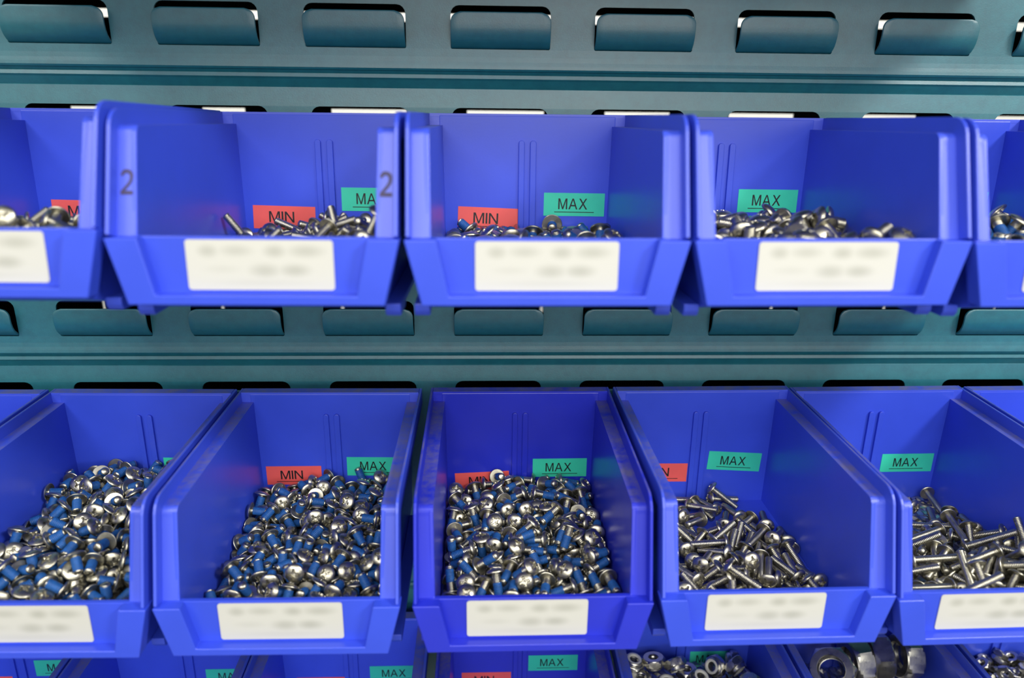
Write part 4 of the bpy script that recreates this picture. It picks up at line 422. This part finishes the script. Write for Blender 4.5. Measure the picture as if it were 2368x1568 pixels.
 's25': (67, [166,-823,-571,417,-109,-254,193,-1004,-473,29,283,72,-232,-985,-532,-344,-106,333,242,-538,-563,-81,-337,-360,-201,-1277,-538,-424,-135,207,-47,-1216,-558,397,-61,-32,175,-1090,-499,-400,173,215,-1,-906,-544,-324,-32,-310,381,-124,-661,-219,-256,-303,-110,-1137,-579,-324,162,-291,155,-609,-603,-343,-11,-345,14,-1112,-469,-36,215,444,204,-1146,-514,-34,216,203,270,-670,-540,-220,88,36,390,-774,-517,71,228,-196,-168,-756,-640,-453,43,193,-366,-1031,-584,-139,-365,89,99,-1080,-578,243,-330,52,3,-813,-575,-187,-271,-375,278,-1087,-412,112,-150,306,383,-1022,-544,389,-210,87,76,-1186,-552,366,-55,-167,270,-606,-593,82,295,-114,207,-508,-650,46,-329,320,184,-667,-605,207,-277,-327,-130,-1071,-622,-288,-220,344,12,-1078,-575,374,-114,-164,326,-652,-581,125,281,-393,295,-885,-538,-395,-60,99,383,-853,-555,203,-224,268,23,-807,-639,-397,-13,-120,87,-1271,-572,332,-126,290,306,-452,-585,-271,84,-73,196,-302,-649,315,-129,264,383,-977,-675,70,-475,132,2,-722,-641,-335,256,9,289,-783,-620,107,388,250,-366,-1199,-556,293,-168,-301,-54,-1157,-593,241,-177,69,134,-662,-649,-371,202,-119,112,-576,-644,180,-272,-137,242,-1024,-628,90,-385,263,-51,-825,-635,304,236,-6,264,-1227,-533,67,264,-251,-238,-1091,-622,-340,167,-62,187,-1059,-587,-258,-383,74,220,-923,-584,222,-355,-273,136,-949,-645,-264,223,-340,133,-727,-646,-138,304,368,-196,-983,-596,279,-160,374,-186,-874,-534,-187,213,62,327,-487,-645,-183,321,319,-169,-1104,-619,43,374,261,97,-776,-637,52,403,284,394,-1271,-409,-194,203,-413,304,-668,-657,-336,-191,-308,27,-1112,-642,362,194,-210,352,-1135,-564,327,-128,326,-234,-873,-583,-293,38,335,373,-394,-660,-115,315,362,133,-996,-594,283,44,-327,343,-892,-598,-320,-164,-83,-56,-1265,-499,-125,184,-276,149,-1144,-606,-340,-17,-312,76,-1123,-595,-277,-170,-375,288,-1079,-655,-151,297,371,127,-340,-645,305,-150,248,110,-1112,-644,-81,-317,234,88,-1031,-643,-187,-268,306,-250,-712,-621,-304,-126,20,-306,-444,-619,-181,285,298,-281,-658,-620,312,-92,-379,-356,-224,-614,-192,-264,-20,-68,-1074,-634,-293,-157,-31,392,-1144,-663,-395,150,-160,151,-1290,-583,271,206,-359,309,-1241,-656,-326,121,-297,-360,-938,-556,268,-109,220,-326,-1106,-618,330,18,-219,37,-494,-640,-300,177,-331,256,-1182,-654,193,318,290,398,-686,-662,-132,320,39,-381,-931,-614,-169,291,298,-133,-1230,-630,-339,74,-358,331,-776,-658,-366,-68,-125,-381,-935,-479,-249,-49,-131,-276,-804,-543,51,271,414,-279,-828,-620,342,5,185,381,-1234,-605,107,316,-343,230,-1119,-656,-265,-360,-222,-230,-609,-624,316,118,-120,-324,-159,-618,303,-121,-323,361,-820,-612,-251,231,-180,-288,-216,-620,-311,-97,379,-257,-1271,-561,5,-278,283,-385,-555,-615,-361,-67,85,-380,-276,-613,-53,331,366,-325,-971,-506,-133,226,305,-117,-385,-632,141,362,298,49,-317,-641,228,-250,309,-63,-640,-634,384,35,-161,-44,-1276,-564,-205,206,-256,-133,-219,-630,21,-328,-280,320,-1140,-440,-192,25,223,277,-1289,-613,85,-420,173,328,-1275,-400,302,-203,185,-344,-109,-578,-284,-74,401,354,-1066,-542,-388,116,-39,-368,-575,-554,-240,194,276,396,-1216,-507,-316,294,-103,-78,-386,-576,-198,219,167,-31,-430,-590,-205,225,152]),
 's34': (12, [160,-230,-275,100,-243,84,-230,-210,-250,486,105,14,290,-250,-260,364,193,28,-95,-240,-250,431,120,11,-360,-200,-260,28,34,50,-16,-232,-322,327,378,0,45,-310,-300,82,38,74,-325,-296,-322,-434,249,0,298,-166,-294,226,-272,-272,319,-479,-205,449,92,195,-166,-324,-322,0,0,183,349,-369,-294,306,-177,177,54,-827,-285,-286,208,-297,-29,-650,-294,311,-169,-169,-196,-1112,-294,-308,173,180,205,-948,-284,369,-212,132,-58,-1193,-294,-316,-158,158,-25,-820,-294,-89,342,-94,109,-385,-322,342,-365,0,-90,-461,-294,-353,-27,-292,330,-1234,-322,60,-496,0,51,-968,-322,463,188,0,200,-1118,-294,-352,36,-36,215,-446,-294,120,332,62,-38,-1072,-294,353,-19,-19,120,-542,-289,-28,352,155,109,-691,-322,134,482,0,-157,-637,-294,291,-201,-201,342,-767,-294,-284,210,141,75,-1108,-284,-188,-299,165,345,-894,-294,-353,-22,22,266,-574,-294,-287,206,146,52,-969,-246,302,398,0,218,-825,-294,342,90,341,386,-496,-294,250,250,250,366,-654,-294,-349,-57,331,151,-1233,-294,20,353,-194,-198,-502,-322,-167,-471,0,-209,-1254,-294,-140,325,283,43,-562,-294,176,-307,-1,342,-1036,-294,-253,-247,247,-132,-874,-322,0,0,-476,237,-683,-285,15,-352,-48,-97,-980,-294,-111,-336,-264,34,-1244,-285,52,350,1,386,-1244,-218,342,-92,-342,348,-1103,-201,-265,406,101,122,-703,-246,465,185,0,227,-1022,-205,-397,281,66,-340,-816,-294,-62,-348,348,269,-837,-191,366,341,0,97,-1148,-187,58,115,-447,-362,-1196,-294,350,-52,-329]),
 's35': (5, [310,-260,-190,0,367,17,0,-250,-220,-7,345,36,145,-250,-200,107,318,83,-200,-350,-220,124,-137,69,-330,-240,-390,-25,49,0,-40,-620,-400,76,5,122,250,-600,-410,113,252,42,140,-950,-392,-301,-141,-208,-238,-692,-361,-184,277,333,141,-822,-377,373,-23,-26,-296,-1184,-403,299,-189,-299,8,-1133,-482,29,-9,144,-274,-904,-367,-205,-409,41,31,-988,-204,-11,-40,439,-153,-934,-317,-276,-365,76,116,-1163,-359,-370,335,20]),
 's36': (22, [-106,-308,-299,-333,118,-118,69,-118,-347,-338,357,-64,-169,-182,-339,468,44,168,-11,-119,-312,336,-342,-79,-28,-144,-340,-110,91,-306,9,-249,-362,499,32,0,-105,-117,-362,318,386,0,69,-265,-306,69,495,0,-81,-215,-353,-143,-48,-215,103,-193,-294,88,-462,151,115,-131,-404,-353,10,-10,-184,-281,-375,420,6,243,15,-118,-397,481,136,0,-84,-130,-397,0,0,307,154,-138,-347,16,-456,-19,-101,-300,-362,0,0,-450,-99,-256,-397,-371,335,0,-5,-245,-397,0,0,372,100,-225,-404,-290,-203,-149,-17,-343,-362,255,430,0,-13,-141,-432,278,-416,0,-100,-114,-432,-448,221,0,107,-238,-341,0,0,112,-179,-176,-408,474,-42,132,-35,-508,-432,0,0,-398,-129,-220,-432,-22,-500,0,320,-825,-404,59,349,-226,234,-1205,-404,-319,153,-352,-119,-1033,-432,0,0,468,-155,-342,-432,0,0,219,-134,-939,-404,-70,347,-346,-271,-348,-432,-234,-442,0,-247,-252,-432,500,-13,0,210,-212,-414,109,24,104,-127,-1168,-432,0,0,493,92,-882,-404,-218,279,328,-251,-113,-432,0,0,-17,-105,-729,-404,281,-214,136,-5,-604,-432,206,-456,0,228,-457,-404,-226,272,-272,-358,-918,-432,0,0,86,172,-571,-404,-353,-8,-302,-201,-602,-432,0,0,6,-259,-1256,-404,-314,-163,353,-375,-119,-432,384,-320,0,-294,-605,-404,322,147,352,337,-540,-404,-354,-4,4,-114,-797,-432,0,0,158,-19,-1159,-432,109,-488,0,212,-779,-432,310,-393,0,-266,-459,-432,0,0,250,82,-718,-404,-204,289,32,-365,-456,-432,-99,-490,0,-227,-1164,-404,-16,-353,-190,298,-699,-432,0,0,-167,-20,-809,-432,-476,-153,0,212,-118,-432,0,0,-369,78,-356,-432,346,361,0,-38,-347,-432,0,0,465,-142,-510,-432,0,0,236,-307,-1027,-432,-89,492,0,304,-120,-404,330,-128,-349,332,-1034,-432,-246,-435,0,116,-584,-404,-344,-81,-257,-278,-698,-432,453,-212,0,-264,-923,-432,0,0,-489,317,-1173,-432,-208,-455,0,332,-912,-432,418,275,0,205,-685,-432,0,0,-402,-407,-684,-404,-342,92,-342,197,-944,-404,147,322,-288,65,-1048,-432,76,-494,0,312,-354,-432,0,0,-482,313,-228,-404,-235,-264,264,-24,-1018,-432,0,0,471,314,-470,-432,491,-94,0,-331,-821,-432,0,0,-172,77,-811,-432,0,0,499,75,-1197,-432,179,-467,0,201,-372,-404,-192,297,-297,-348,-258,-432,0,0,-243,-203,-789,-415,-70,-82,372,-31,-245,-432,348,359,0,255,-1094,-432,0,0,-496,-12,-705,-432,0,0,500,95,-499,-432,0,0,-256,-127,-605,-404,170,-310,-8,-223,-1041,-414,79,-481,-39,-35,-916,-432,0,0,-391,-380,-358,-404,130,-329,-52,-140,-343,-397,0,0,-31,120,-569,-341,0,0,-494,212,-358,-313,322,147,352,-339,-856,-397,-399,301,0,-261,-956,-397,464,-187,0,-308,-1171,-432,270,-421,0,319,-1168,-397,0,0,179,-275,-204,-397,-7,500,0,250,-1100,-397,0,0,474,-181,-693,-404,-73,-196,61,329,-1054,-369,255,-245,98,208,-718,-397,0,0,256,161,-1059,-432,0,0,-496,-102,-422,-432,0,0,-458,-407,-274,-369,92,-341,-92,-200,-430,-404,-68,-347,114,98,-917,-404,47,-350,-350,222,-560,-404,300,187,-353,23,-1186,-397,1,-500,0,-196,-1234,-414,-47,-92,411,105,-490,-397,465,-185,0,-262,-353,-369,-49,-350,-217,-87,-576,-385,242,-347,-34,-139,-1077,-389,165,100,-429,70,-810,-397,290,407,0,-41,-899,-397,0,0,-71,-278,-485,-397,0,0,102,304,-469,-397,0,0,-477,355,-300,-357,26,8,142,124,-1151,-404,-114,167,35,-90,-808,-369,-262,237,-237,-222,-593,-397,0,0,57,277,-730,-369,239,-260,-260,372,-894,-397,418,275,0,-337,-1026,-397,247,435,0,-156,-886,-402,-88,434,-228,-374,-544,-387,-26,-87,-458,269,-196,-352,57,-117,-159,-244,-830,-398,134,41,-469,-10,-704,-397,500,-3,0,324,-638,-407,-161,55,-152,224,-874,-432,0,0,-399,-31,-1248,-401,-201,375,-8,26,-648,-368,-206,-397,193,15,-436,-414,42,100,450,248,-277,-413,82,-90,462,-19,-1014,-397,0,0,-495,189,-460,-354,-6,-184,-71,235,-111,-397,0,0,246,64,-345,-397,0,0,-208,-378,-935,-369,-293,198,-198,-92,-667,-400,-411,-86,63,-183,-518,-369,-354,-6,-303,234,-1003,-432,-61,496,0,-326,-114,-397,0,0,447,340,-345,-397,0,0,175,-269,-706,-397,0,0,25,359,-729,-406,-26,162,-206,184,-894,-369,-215,278,326,-33,-344,-397,-40,498,0,-27,-802,-397,0,0,366,-111,-998,-397,331,-375,0,-52,-902,-362,-347,-360,0,-407,-1009,-404,-250,250,-250,-292,-875,-360,47,108,-171,-407,-834,-404,92,342,92,212,-1013,-367,-182,152,-282,303,-1043,-306,0,0,-177,22,-965,-351,18,-61,-116,-376,-1128,-411,-136,468,-72,373,-735,-374,161,-34,471,248,-116,-334,-109,336,-336,-322,-114,-362,-36,499,0,-136,-597,-334,96,-35,-330,78,-841,-348,432,240,-17,91,-958,-404,-214,282,326,82,-625,-404,-314,163,-163,260,-379,-360,196,-145,-434,67,-467,-346,-467,-149,99,-196,-755,-361,144,-42,-387,301,-947,-392,82,-145,60,44,-1171,-334,-109,-336,-262,-240,-243,-362,-421,-269,0,-84,-464,-397,0,0,342,150,-823,-404,138,-326,-44,309,-455,-362,494,76,0,-160,-434,-371,388,-74,-295,372,-863,-352,60,-8,392,-344,-660,-402,-229,-31,411,250,-1115,-362,0,0,-475,-344,-1058,-362,0,0,2,373,-115,-407,198,425,157,-341,-366,-404,-133,328,-49,-327,-789,-370,369,322,-85,-15,-809,-362,0,0,469,-379,-573,-432,483,-129,0,263,-556,-403,11,-353,179,147,-381,-361,-184,-7,421,141,-678,-401,-259,-11,379,-364,-744,-401,-301,-274,-88,316,-1194,-362,-84,493,0,-224,-114,-391,-444,227,-37,144,-1056,-397,-167,-471,0,11,-546,-397,0,0,262,407,-368,-404,342,-92,-342,-160,-838,-345,48,-227,-435,-109,-1272,-432,-500,16,0,-339,-228,-372,-474,-76,-130,-155,-864,-370,80,-218,-442,257,-290,-382,173,-453,-122,226,-817,-397,-154,476,0,161,-473,-329,-82,-165,127,112,-569,-306,0,0,368,-48,-716,-349,-454,-193,78,-169,-1095,-372,190,36,-341,66,-362,-334,344,83,339,182,-1148,-404,-15,201,258,20,-436,-378,481,84,-90,-232,-591,-362,407,-290,0,376,-608,-407,-161,55,-152,-275,-493,-362,0,0,309,-115,-1176,-397,0,0,-240,-374,-465,-380,-64,64,377,-93,-992,-362,0,0,341,48,-1087,-397,39,498,6,-49,-856,-299,-78,345,-345,147,-288,-404,273,225,-124,405,-473,-404,98,-340,-85,121,-467,-301,-466,145,-108,-270,-675,-334,160,-315,-19,252,-986,-362,371,-242,-186,312,-451,-299,-59,-349,-226,-280,-1114,-399,467,86,-13,136,-1059,-362,0,0,-442,-44,-934,-299,36,352,-207,-44,-1080,-385,116,-279,169,315,-1054,-271,0,0,202,403,-1133,-404,338,103,344,140,-761,-347,-268,198,309,-291,-976,-362,0,0,-491]),
}
SHIFT = {'s22': -5.5, 's23': -4.2, 's21': -2.5, 's34': 6, 's35': 5, 's11': 5}

# ---------------------------------------------------------------- screws and nuts
def lathe(bm, rings, n, close_top=True, close_bottom=True):
    """rings: lists of n points"""
    R = [[bm.verts.new(p) for p in r] for r in rings]
    for a, b in zip(R, R[1:]):
        for i in range(n): bm.faces.new((a[i], a[(i+1) % n], b[(i+1) % n], b[i]))
    if close_bottom: bm.faces.new(R[0][::-1])
    if close_top: bm.faces.new(R[-1])
    return R
def thread(bm, r, z0, z1, n=18, pitch=.8, depth=.30, chamfer=True, sub=4):
    """threaded rod between z1 (upper) and z0 (tip)"""
    steps = max(2, int((z1-z0)/pitch*sub)); rings = []
    if chamfer: rings.append([((r-.75)*math.cos(2*PI*i/n), (r-.75)*math.sin(2*PI*i/n), z0) for i in range(n)])
    for k in range(steps+1):
        z = z0+(.45 if chamfer else 0)+(z1-z0-(.45 if chamfer else 0))*k/steps; ring = []
        for i in range(n):
            ph = ((z/pitch)-i/n) % 1.0
            w = abs(ph-.5)*2                                         # 0 at the crest, 1 in the root
            rr = r-depth*max(0, min(1, (w-.2)/.7))
            ring.append((rr*math.cos(2*PI*i/n), rr*math.sin(2*PI*i/n), z))
        rings.append(ring)
    lathe(bm, rings, n)
def head_mesh(R, H, n=48, fine=True):
    """domed head, flat underneath, with a cross recess; underside at z = -.2 H"""
    bm = bmesh.new(); zu = -.2*H; rim = .22*H; rings = []
    rings.append([(1.9*math.cos(2*PI*i/n), 1.9*math.sin(2*PI*i/n), zu) for i in range(n)])
    rings.append([((R-.25)*math.cos(2*PI*i/n), (R-.25)*math.sin(2*PI*i/n), zu) for i in range(n)])
    rings.append([(R*math.cos(2*PI*i/n), R*math.sin(2*PI*i/n), zu+.2) for i in range(n)])
    rings.append([(R*math.cos(2*PI*i/n), R*math.sin(2*PI*i/n), zu+rim) for i in range(n)])
    rad = [.985, .95, .88, .78, .68, .6] + ([.54, .5, .46, .42, .38, .34, .30, .26, .22, .18, .14, .10, .06, .025] if fine else [.45, .3, .15, .05])
    top = .8*H
    for q in rad:
        ring = []
        for i in range(n):
            a = 2*PI*i/n; x, y = R*q*math.cos(a), R*q*math.sin(a)
            z = zu+rim+(top-zu-rim)*(1-q*q)**.62
            if fine:
                u, v = abs(x), abs(y); arm = min(u, v); lon = max(u, v)
                wd = .62-.10*lon
                s1 = max(0, min(1, (wd-arm)/.16+.5)); s2 = max(0, min(1, (2.55-lon)/.3+.5))
                cone = max(0, min(1, (1.35-math.hypot(x, y))/.2+.5))
                z -= max(s1*s2*(1.75-.28*lon), cone*1.5)
            ring.append((x, y, z))
        rings.append(ring)
    lathe(bm, rings, n)
    me = finish(bm, 'head', False); smooth_by_angle(me, 38); return me
def screw_meshes(R, H, r, L, patch, fine=True):
    hd = head_mesh(R, H, 48 if fine else 16, fine)
    bm = bmesh.new()
    if fine: thread(bm, r, -L, -.15*H, 18)
    else: thread(bm, r, -L, -.15*H, 9, 1.0, .28, True, 2)
    sh = finish(bm, 'shank', True)
    pt = None
    if patch:
        bm = bmesh.new()
        if fine: thread(bm, r+.13, -L+patch[0], -L+patch[1], 18, depth=.26, chamfer=False)
        else: thread(bm, r+.13, -L+patch[0], -L+patch[1], 9, 1.0, .26, False, 2)
        pt = finish(bm, 'thread_patch', True)
    return hd, sh, pt
def nut_mesh(R, H, rh, dome=0, n=6):
    """hex nut; R is the corner radius, rh the hole radius, dome > 0 adds the collar of a lock nut"""
    bm = bmesh.new(); k = 8; N = 6*k; rings = []
    def hexr(a, f):
        a = (a+PI/6) % (PI/3)-PI/6; rr = R*math.cos(PI/6)/math.cos(a); return min(rr, f)
    def ring(f, z): return [(hexr(2*PI*i/N, f)*math.cos(2*PI*i/N), hexr(2*PI*i/N, f)*math.sin(2*PI*i/N), z) for i in range(N)]
    c = R*math.cos(PI/6)
    hz = H/2; zt = hz-dome
    rings.append([(rh*math.cos(2*PI*i/N), rh*math.sin(2*PI*i/N), -hz+.4) for i in range(N)])
    rings.append([((rh+.35)*math.cos(2*PI*i/N), (rh+.35)*math.sin(2*PI*i/N), -hz) for i in range(N)])
    rings += [ring(c*.97, -hz), ring(c*1.03, -hz+.06*R), ring(R*1.0, -hz+.16*R), ring(R, zt-.16*R), ring(c*1.03, zt-.06*R), ring(c*.96, zt)]
    if dome:
        for q, z in ((.84, zt+.1), (.82, zt+dome*.7), (.76, hz-.1), (.70, hz), ):
            rings.append([(c*q*math.cos(2*PI*i/N), c*q*math.sin(2*PI*i/N), z) for i in range(N)])
    rings.append([((rh+.35)*math.cos(2*PI*i/N), (rh+.35)*math.sin(2*PI*i/N), hz if not dome else hz-.3) for i in range(N)])
    rings.append([(rh*math.cos(2*PI*i/N), rh*math.sin(2*PI*i/N), hz-.4 if not dome else hz-.8) for i in range(N)])
    # thread ridges down the hole
    m = max(4, int(H/ (R*.16)))
    for j in range(m+1):
        z = hz-1-(H-1.6)*j/m; rr = rh+(.06*R if j % 2 else 0)
        rings.append([(rr*math.cos(2*PI*i/N), rr*math.sin(2*PI*i/N), z) for i in range(N)])
    R_ = [[bm.verts.new(p) for p in r] for r in rings]
    R_.append(R_[0])
    for a, b in zip(R_, R_[1:]):
        for i in range(N): bm.faces.new((a[i], a[(i+1) % N], b[(i+1) % N], b[i]))
    me = finish(bm, 'nut'); smooth_by_angle(me, 22); return me

# kind: (R, H, r, L, patch, name, steel)
SPEC = {
 's11': (4.6, 2.4, 2.0, 22, None), 's12': (4.5, 2.4, 1.9, 18.5, None), 's13': (5.3, 2.4, 2.3, 8, (1.2, 6.4)), 's14': (5.8, 3.6, 2.6, 12, None), 's15': (5.8, 2.8, 2.6, 11, (1.5, 7.5)),
 's21': (4.9, 2.2, 2.2, 8.3, (.8, 7.2)), 's22': (4.55, 2.3, 2.15, 9.3, (1.4, 7.9)), 's23': (4.5, 2.5, 2.1, 13, (1.8, 8.0)), 's24': (4.4, 2.4, 1.9, 18.5, None), 's25': (4.3, 2.3, 1.85, 25, None),
 's34': (7.5, 7.5, 3.0, 2.3), 's35': (15, 12.5, 8.2, 0), 's36': (5.2, 3.4, 2.2, 0)}
WORDS = {
 's11': ('very long plain screw', 'in the tipped-up bin'), 's12': ('long plain screw', 'in the bin marked 2'),
 's13': ('short blue-patched screw', 'in the nearly empty bin'), 's14': ('thick shiny plain screw', 'in the fourth upper bin'),
 's15': ('thick blue-patched screw', 'in the last upper bin'), 's21': ('short blue-patched flat-headed screw', 'in the overfull bin'),
 's22': ('short blue-patched screw', 'in the bin with whole MIN sticker'), 's23': ('longer blue-patched screw', 'in the darkest blue bin'),
 's24': ('medium plain screw', 'in the bin with bare floor showing'), 's25': ('long plain screw', 'in the left-heaped bin'),
 's34': ('lock nut with pale collar', 'in the bottom row'), 's35': ('very large dark hex nut', 'in the bottom row'), 's36': ('tiny hex nut', 'in the bottom corner bin')}
def decode(v):
    out = []
    for i in range(0, len(v), 6):
        a = [c/500 for c in v[i+3:i+6]]; out.append((Vector(v[i:i+3])/10, Quaternion((math.sqrt(max(0, 1-sum(c*c for c in a))), *a))))
    return out
STUFF = {'patched': [], 'plain': [], 'nut': []}
for key in SPEC:
    n_single, blob = DATA[key]
    items = decode(blob); Fm = FRAME['b'+key[1:]][0]; Fr = Fm.to_3x3()
    word, where = WORDS[key]
    nut = key[1] == '3'
    if nut:
        R, H, rh, dome = SPEC[key]; me = nut_mesh(R, H, rh, dome); me.materials.append(M['zinc'])
        name = {'s34': 'lock_nut', 's35': 'large_hex_nut', 's36': 'small_hex_nut'}[key]
        proto = None
        if dome:
            bm = bmesh.new(); N = 24
            rr = [[(q*math.cos(2*PI*i/N), q*math.sin(2*PI*i/N), z) for i in range(N)] for q, z in ((R*.62, H/2-.05), (R*.60, H/2+.08), (rh+.35, H/2+.02), (rh-.1, H/2-.3), (rh-.1, H/2-1.2))]
            lathe(bm, rr, N, False, False); ins = finish(bm, 'nylon_insert', True); ins.materials.append(M['nylon'])
    else:
        R, H, r, L, patch = SPEC[key]
        hd, sh, pt = screw_meshes(R, H, r, L, patch)
        for q in (hd, sh): q.materials.append(M['steel'])
        if pt: pt.materials.append(M['patch'])
        name = 'threadlocked_screw' if patch else 'machine_screw'
    for i, (p, q) in enumerate(items):
        mw = Fm @ Matrix.Translation(p*MM) @ q.to_matrix().to_4x4()
        if i >= n_single:
            STUFF['nut' if nut else 'patched' if SPEC[key][4] else 'plain'].append((key, mw)); continue
        if nut:
            o = link(name, me, None)
            if dome: link('nylon_insert', ins, o)
        else:
            o = bpy.data.objects.new(name, None); o.empty_display_size = .002; COL.objects.link(o)
            link('head', hd, o); s = link('shank', sh, o)
            if pt: link('thread_patch', pt, s)
        o.matrix_world = mw
        ax = (Fr @ q.to_matrix()).col[2]; t = -p.y
        zone = 'by the back wall' if t < 42 else 'in mid heap' if t < 88 else 'by the front lip'
        if nut: pose = 'hole facing up' if abs(ax.z) > .6 else 'on edge'
        else: pose = 'head up' if ax.z > .45 else 'tip up' if ax.z < -.45 else 'lying flat'
        lab = f'{word}, {pose}, {zone} {where}'
        tag(o, lab, 'nut' if nut else 'screw', f'{word}s, {pose}, {zone} {where}')

# the rest of each heap, below and between the screws above: one merged mesh per kind
def merged(name, entries, label, cat):
    if not entries: return
    verts, faces, mats = [], [], []; cache = {}
    slots = [M['steel'], M['patch'], M['zinc']]
    for key, mw in entries:
        if key not in cache:
            parts = []
            if key[1] == '3':
                R, H, rh, dome = SPEC[key]; parts.append((nut_mesh(R, H, rh, dome), 2))
            else:
                R, H, r, L, patch = SPEC[key]; a, b, c = screw_meshes(R, H, r, L, patch, False)
                parts += [(a, 0), (b, 0)]+([(c, 1)] if c else [])
            cache[key] = [([v.co.copy() for v in m_.vertices], [tuple(p.vertices) for p in m_.polygons], k) for m_, k in parts]
        for vs, fs, k in cache[key]:
            o = len(verts); verts += [mw @ v for v in vs]; faces += [tuple(o+i for i in f) for f in fs]; mats += [k]*len(fs)
    me = bpy.data.meshes.new(name); me.from_pydata(verts, [], faces)
    for m_ in slots: me.materials.append(m_)
    me.polygons.foreach_set('material_index', mats); me.polygons.foreach_set('use_smooth', [True]*len(faces)); me.update()
    o = bpy.data.objects.new(name, me); COL.objects.link(o); tag(o, label, cat, kind='stuff')
merged('loose_threadlocked_screws', STUFF['patched'], 'blue-patched screws deeper down in the heaps, half hidden by those on top', 'screws')
merged('loose_machine_screws', STUFF['plain'], 'plain steel screws deeper down in the heaps, half hidden by those on top', 'screws')
merged('loose_nuts', STUFF['nut'], 'nuts deeper down in the bottom row of bins', 'nuts')

# the unseen bottom of the fuller heaps: a lumpy mass of screws filling each bin up to the ones modelled singly
def sq(x, y, a, b, w): return math.exp(-(((x-a)**2+(y-b)**2)/w**2))
FILL = {
 's21': lambda x, y: -55+3*sq(x, y, 0, 60, 40), 's22': lambda x, y: -64+6*sq(x, y, 8, 55, 38)-5*sq(x, y, -42, 120, 22),
 's23': lambda x, y: -64+5*sq(x, y, 0, 50, 40)-3*sq(x, y, 0, 120, 30), 's25': lambda x, y: -68-.06*x, 's11': lambda x, y: -65,
 's12': lambda x, y: -65+3*sq(x, y, 15, 50, 35)-4*sq(x, y, -42, 70, 25), 's13': lambda x, y: -67, 's14': lambda x, y: -62+2*sq(x, y, 0, 50, 35)-6*max(0, (x-20)/22),
 's15': lambda x, y: -62, 's34': lambda x, y: -42, 's35': lambda x, y: -46-.12*y, 's36': lambda x, y: -45}
import random
random.seed(5)
for key, T in FILL.items():
    Fm = FRAME['b'+key[1:]][0]; nx, ny = 40, 56; allb = bmesh.new()
    def pt(i, j, z=None):
        x = -42+84*i/nx; t = 7.2+124*j/ny
        zz = max(-72.9+4*max(0, (t-119)/15), T(x, t)+SHIFT.get(key, 0)-1.5+random.uniform(-1.4, 1.0)) if z is None else z
        return Fm @ (Vector((x, -t, zz))*MM)
    g = [[allb.verts.new(pt(i, j)) for i in range(nx+1)] for j in range(ny+1)]
    for j in range(ny):
        for i in range(nx): allb.faces.new((g[j][i], g[j+1][i], g[j+1][i+1], g[j][i+1]))
    me = bpy.data.meshes.new('heap_core'); allb.to_mesh(me); allb.free(); me.materials.append(M['zinc'])
    o = bpy.data.objects.new('heap_core', me); COL.objects.link(o)
    tag(o, f'dark tangle of metal beneath the {WORDS[key][0]}s {WORDS[key][1]}', 'hardware', kind='stuff')
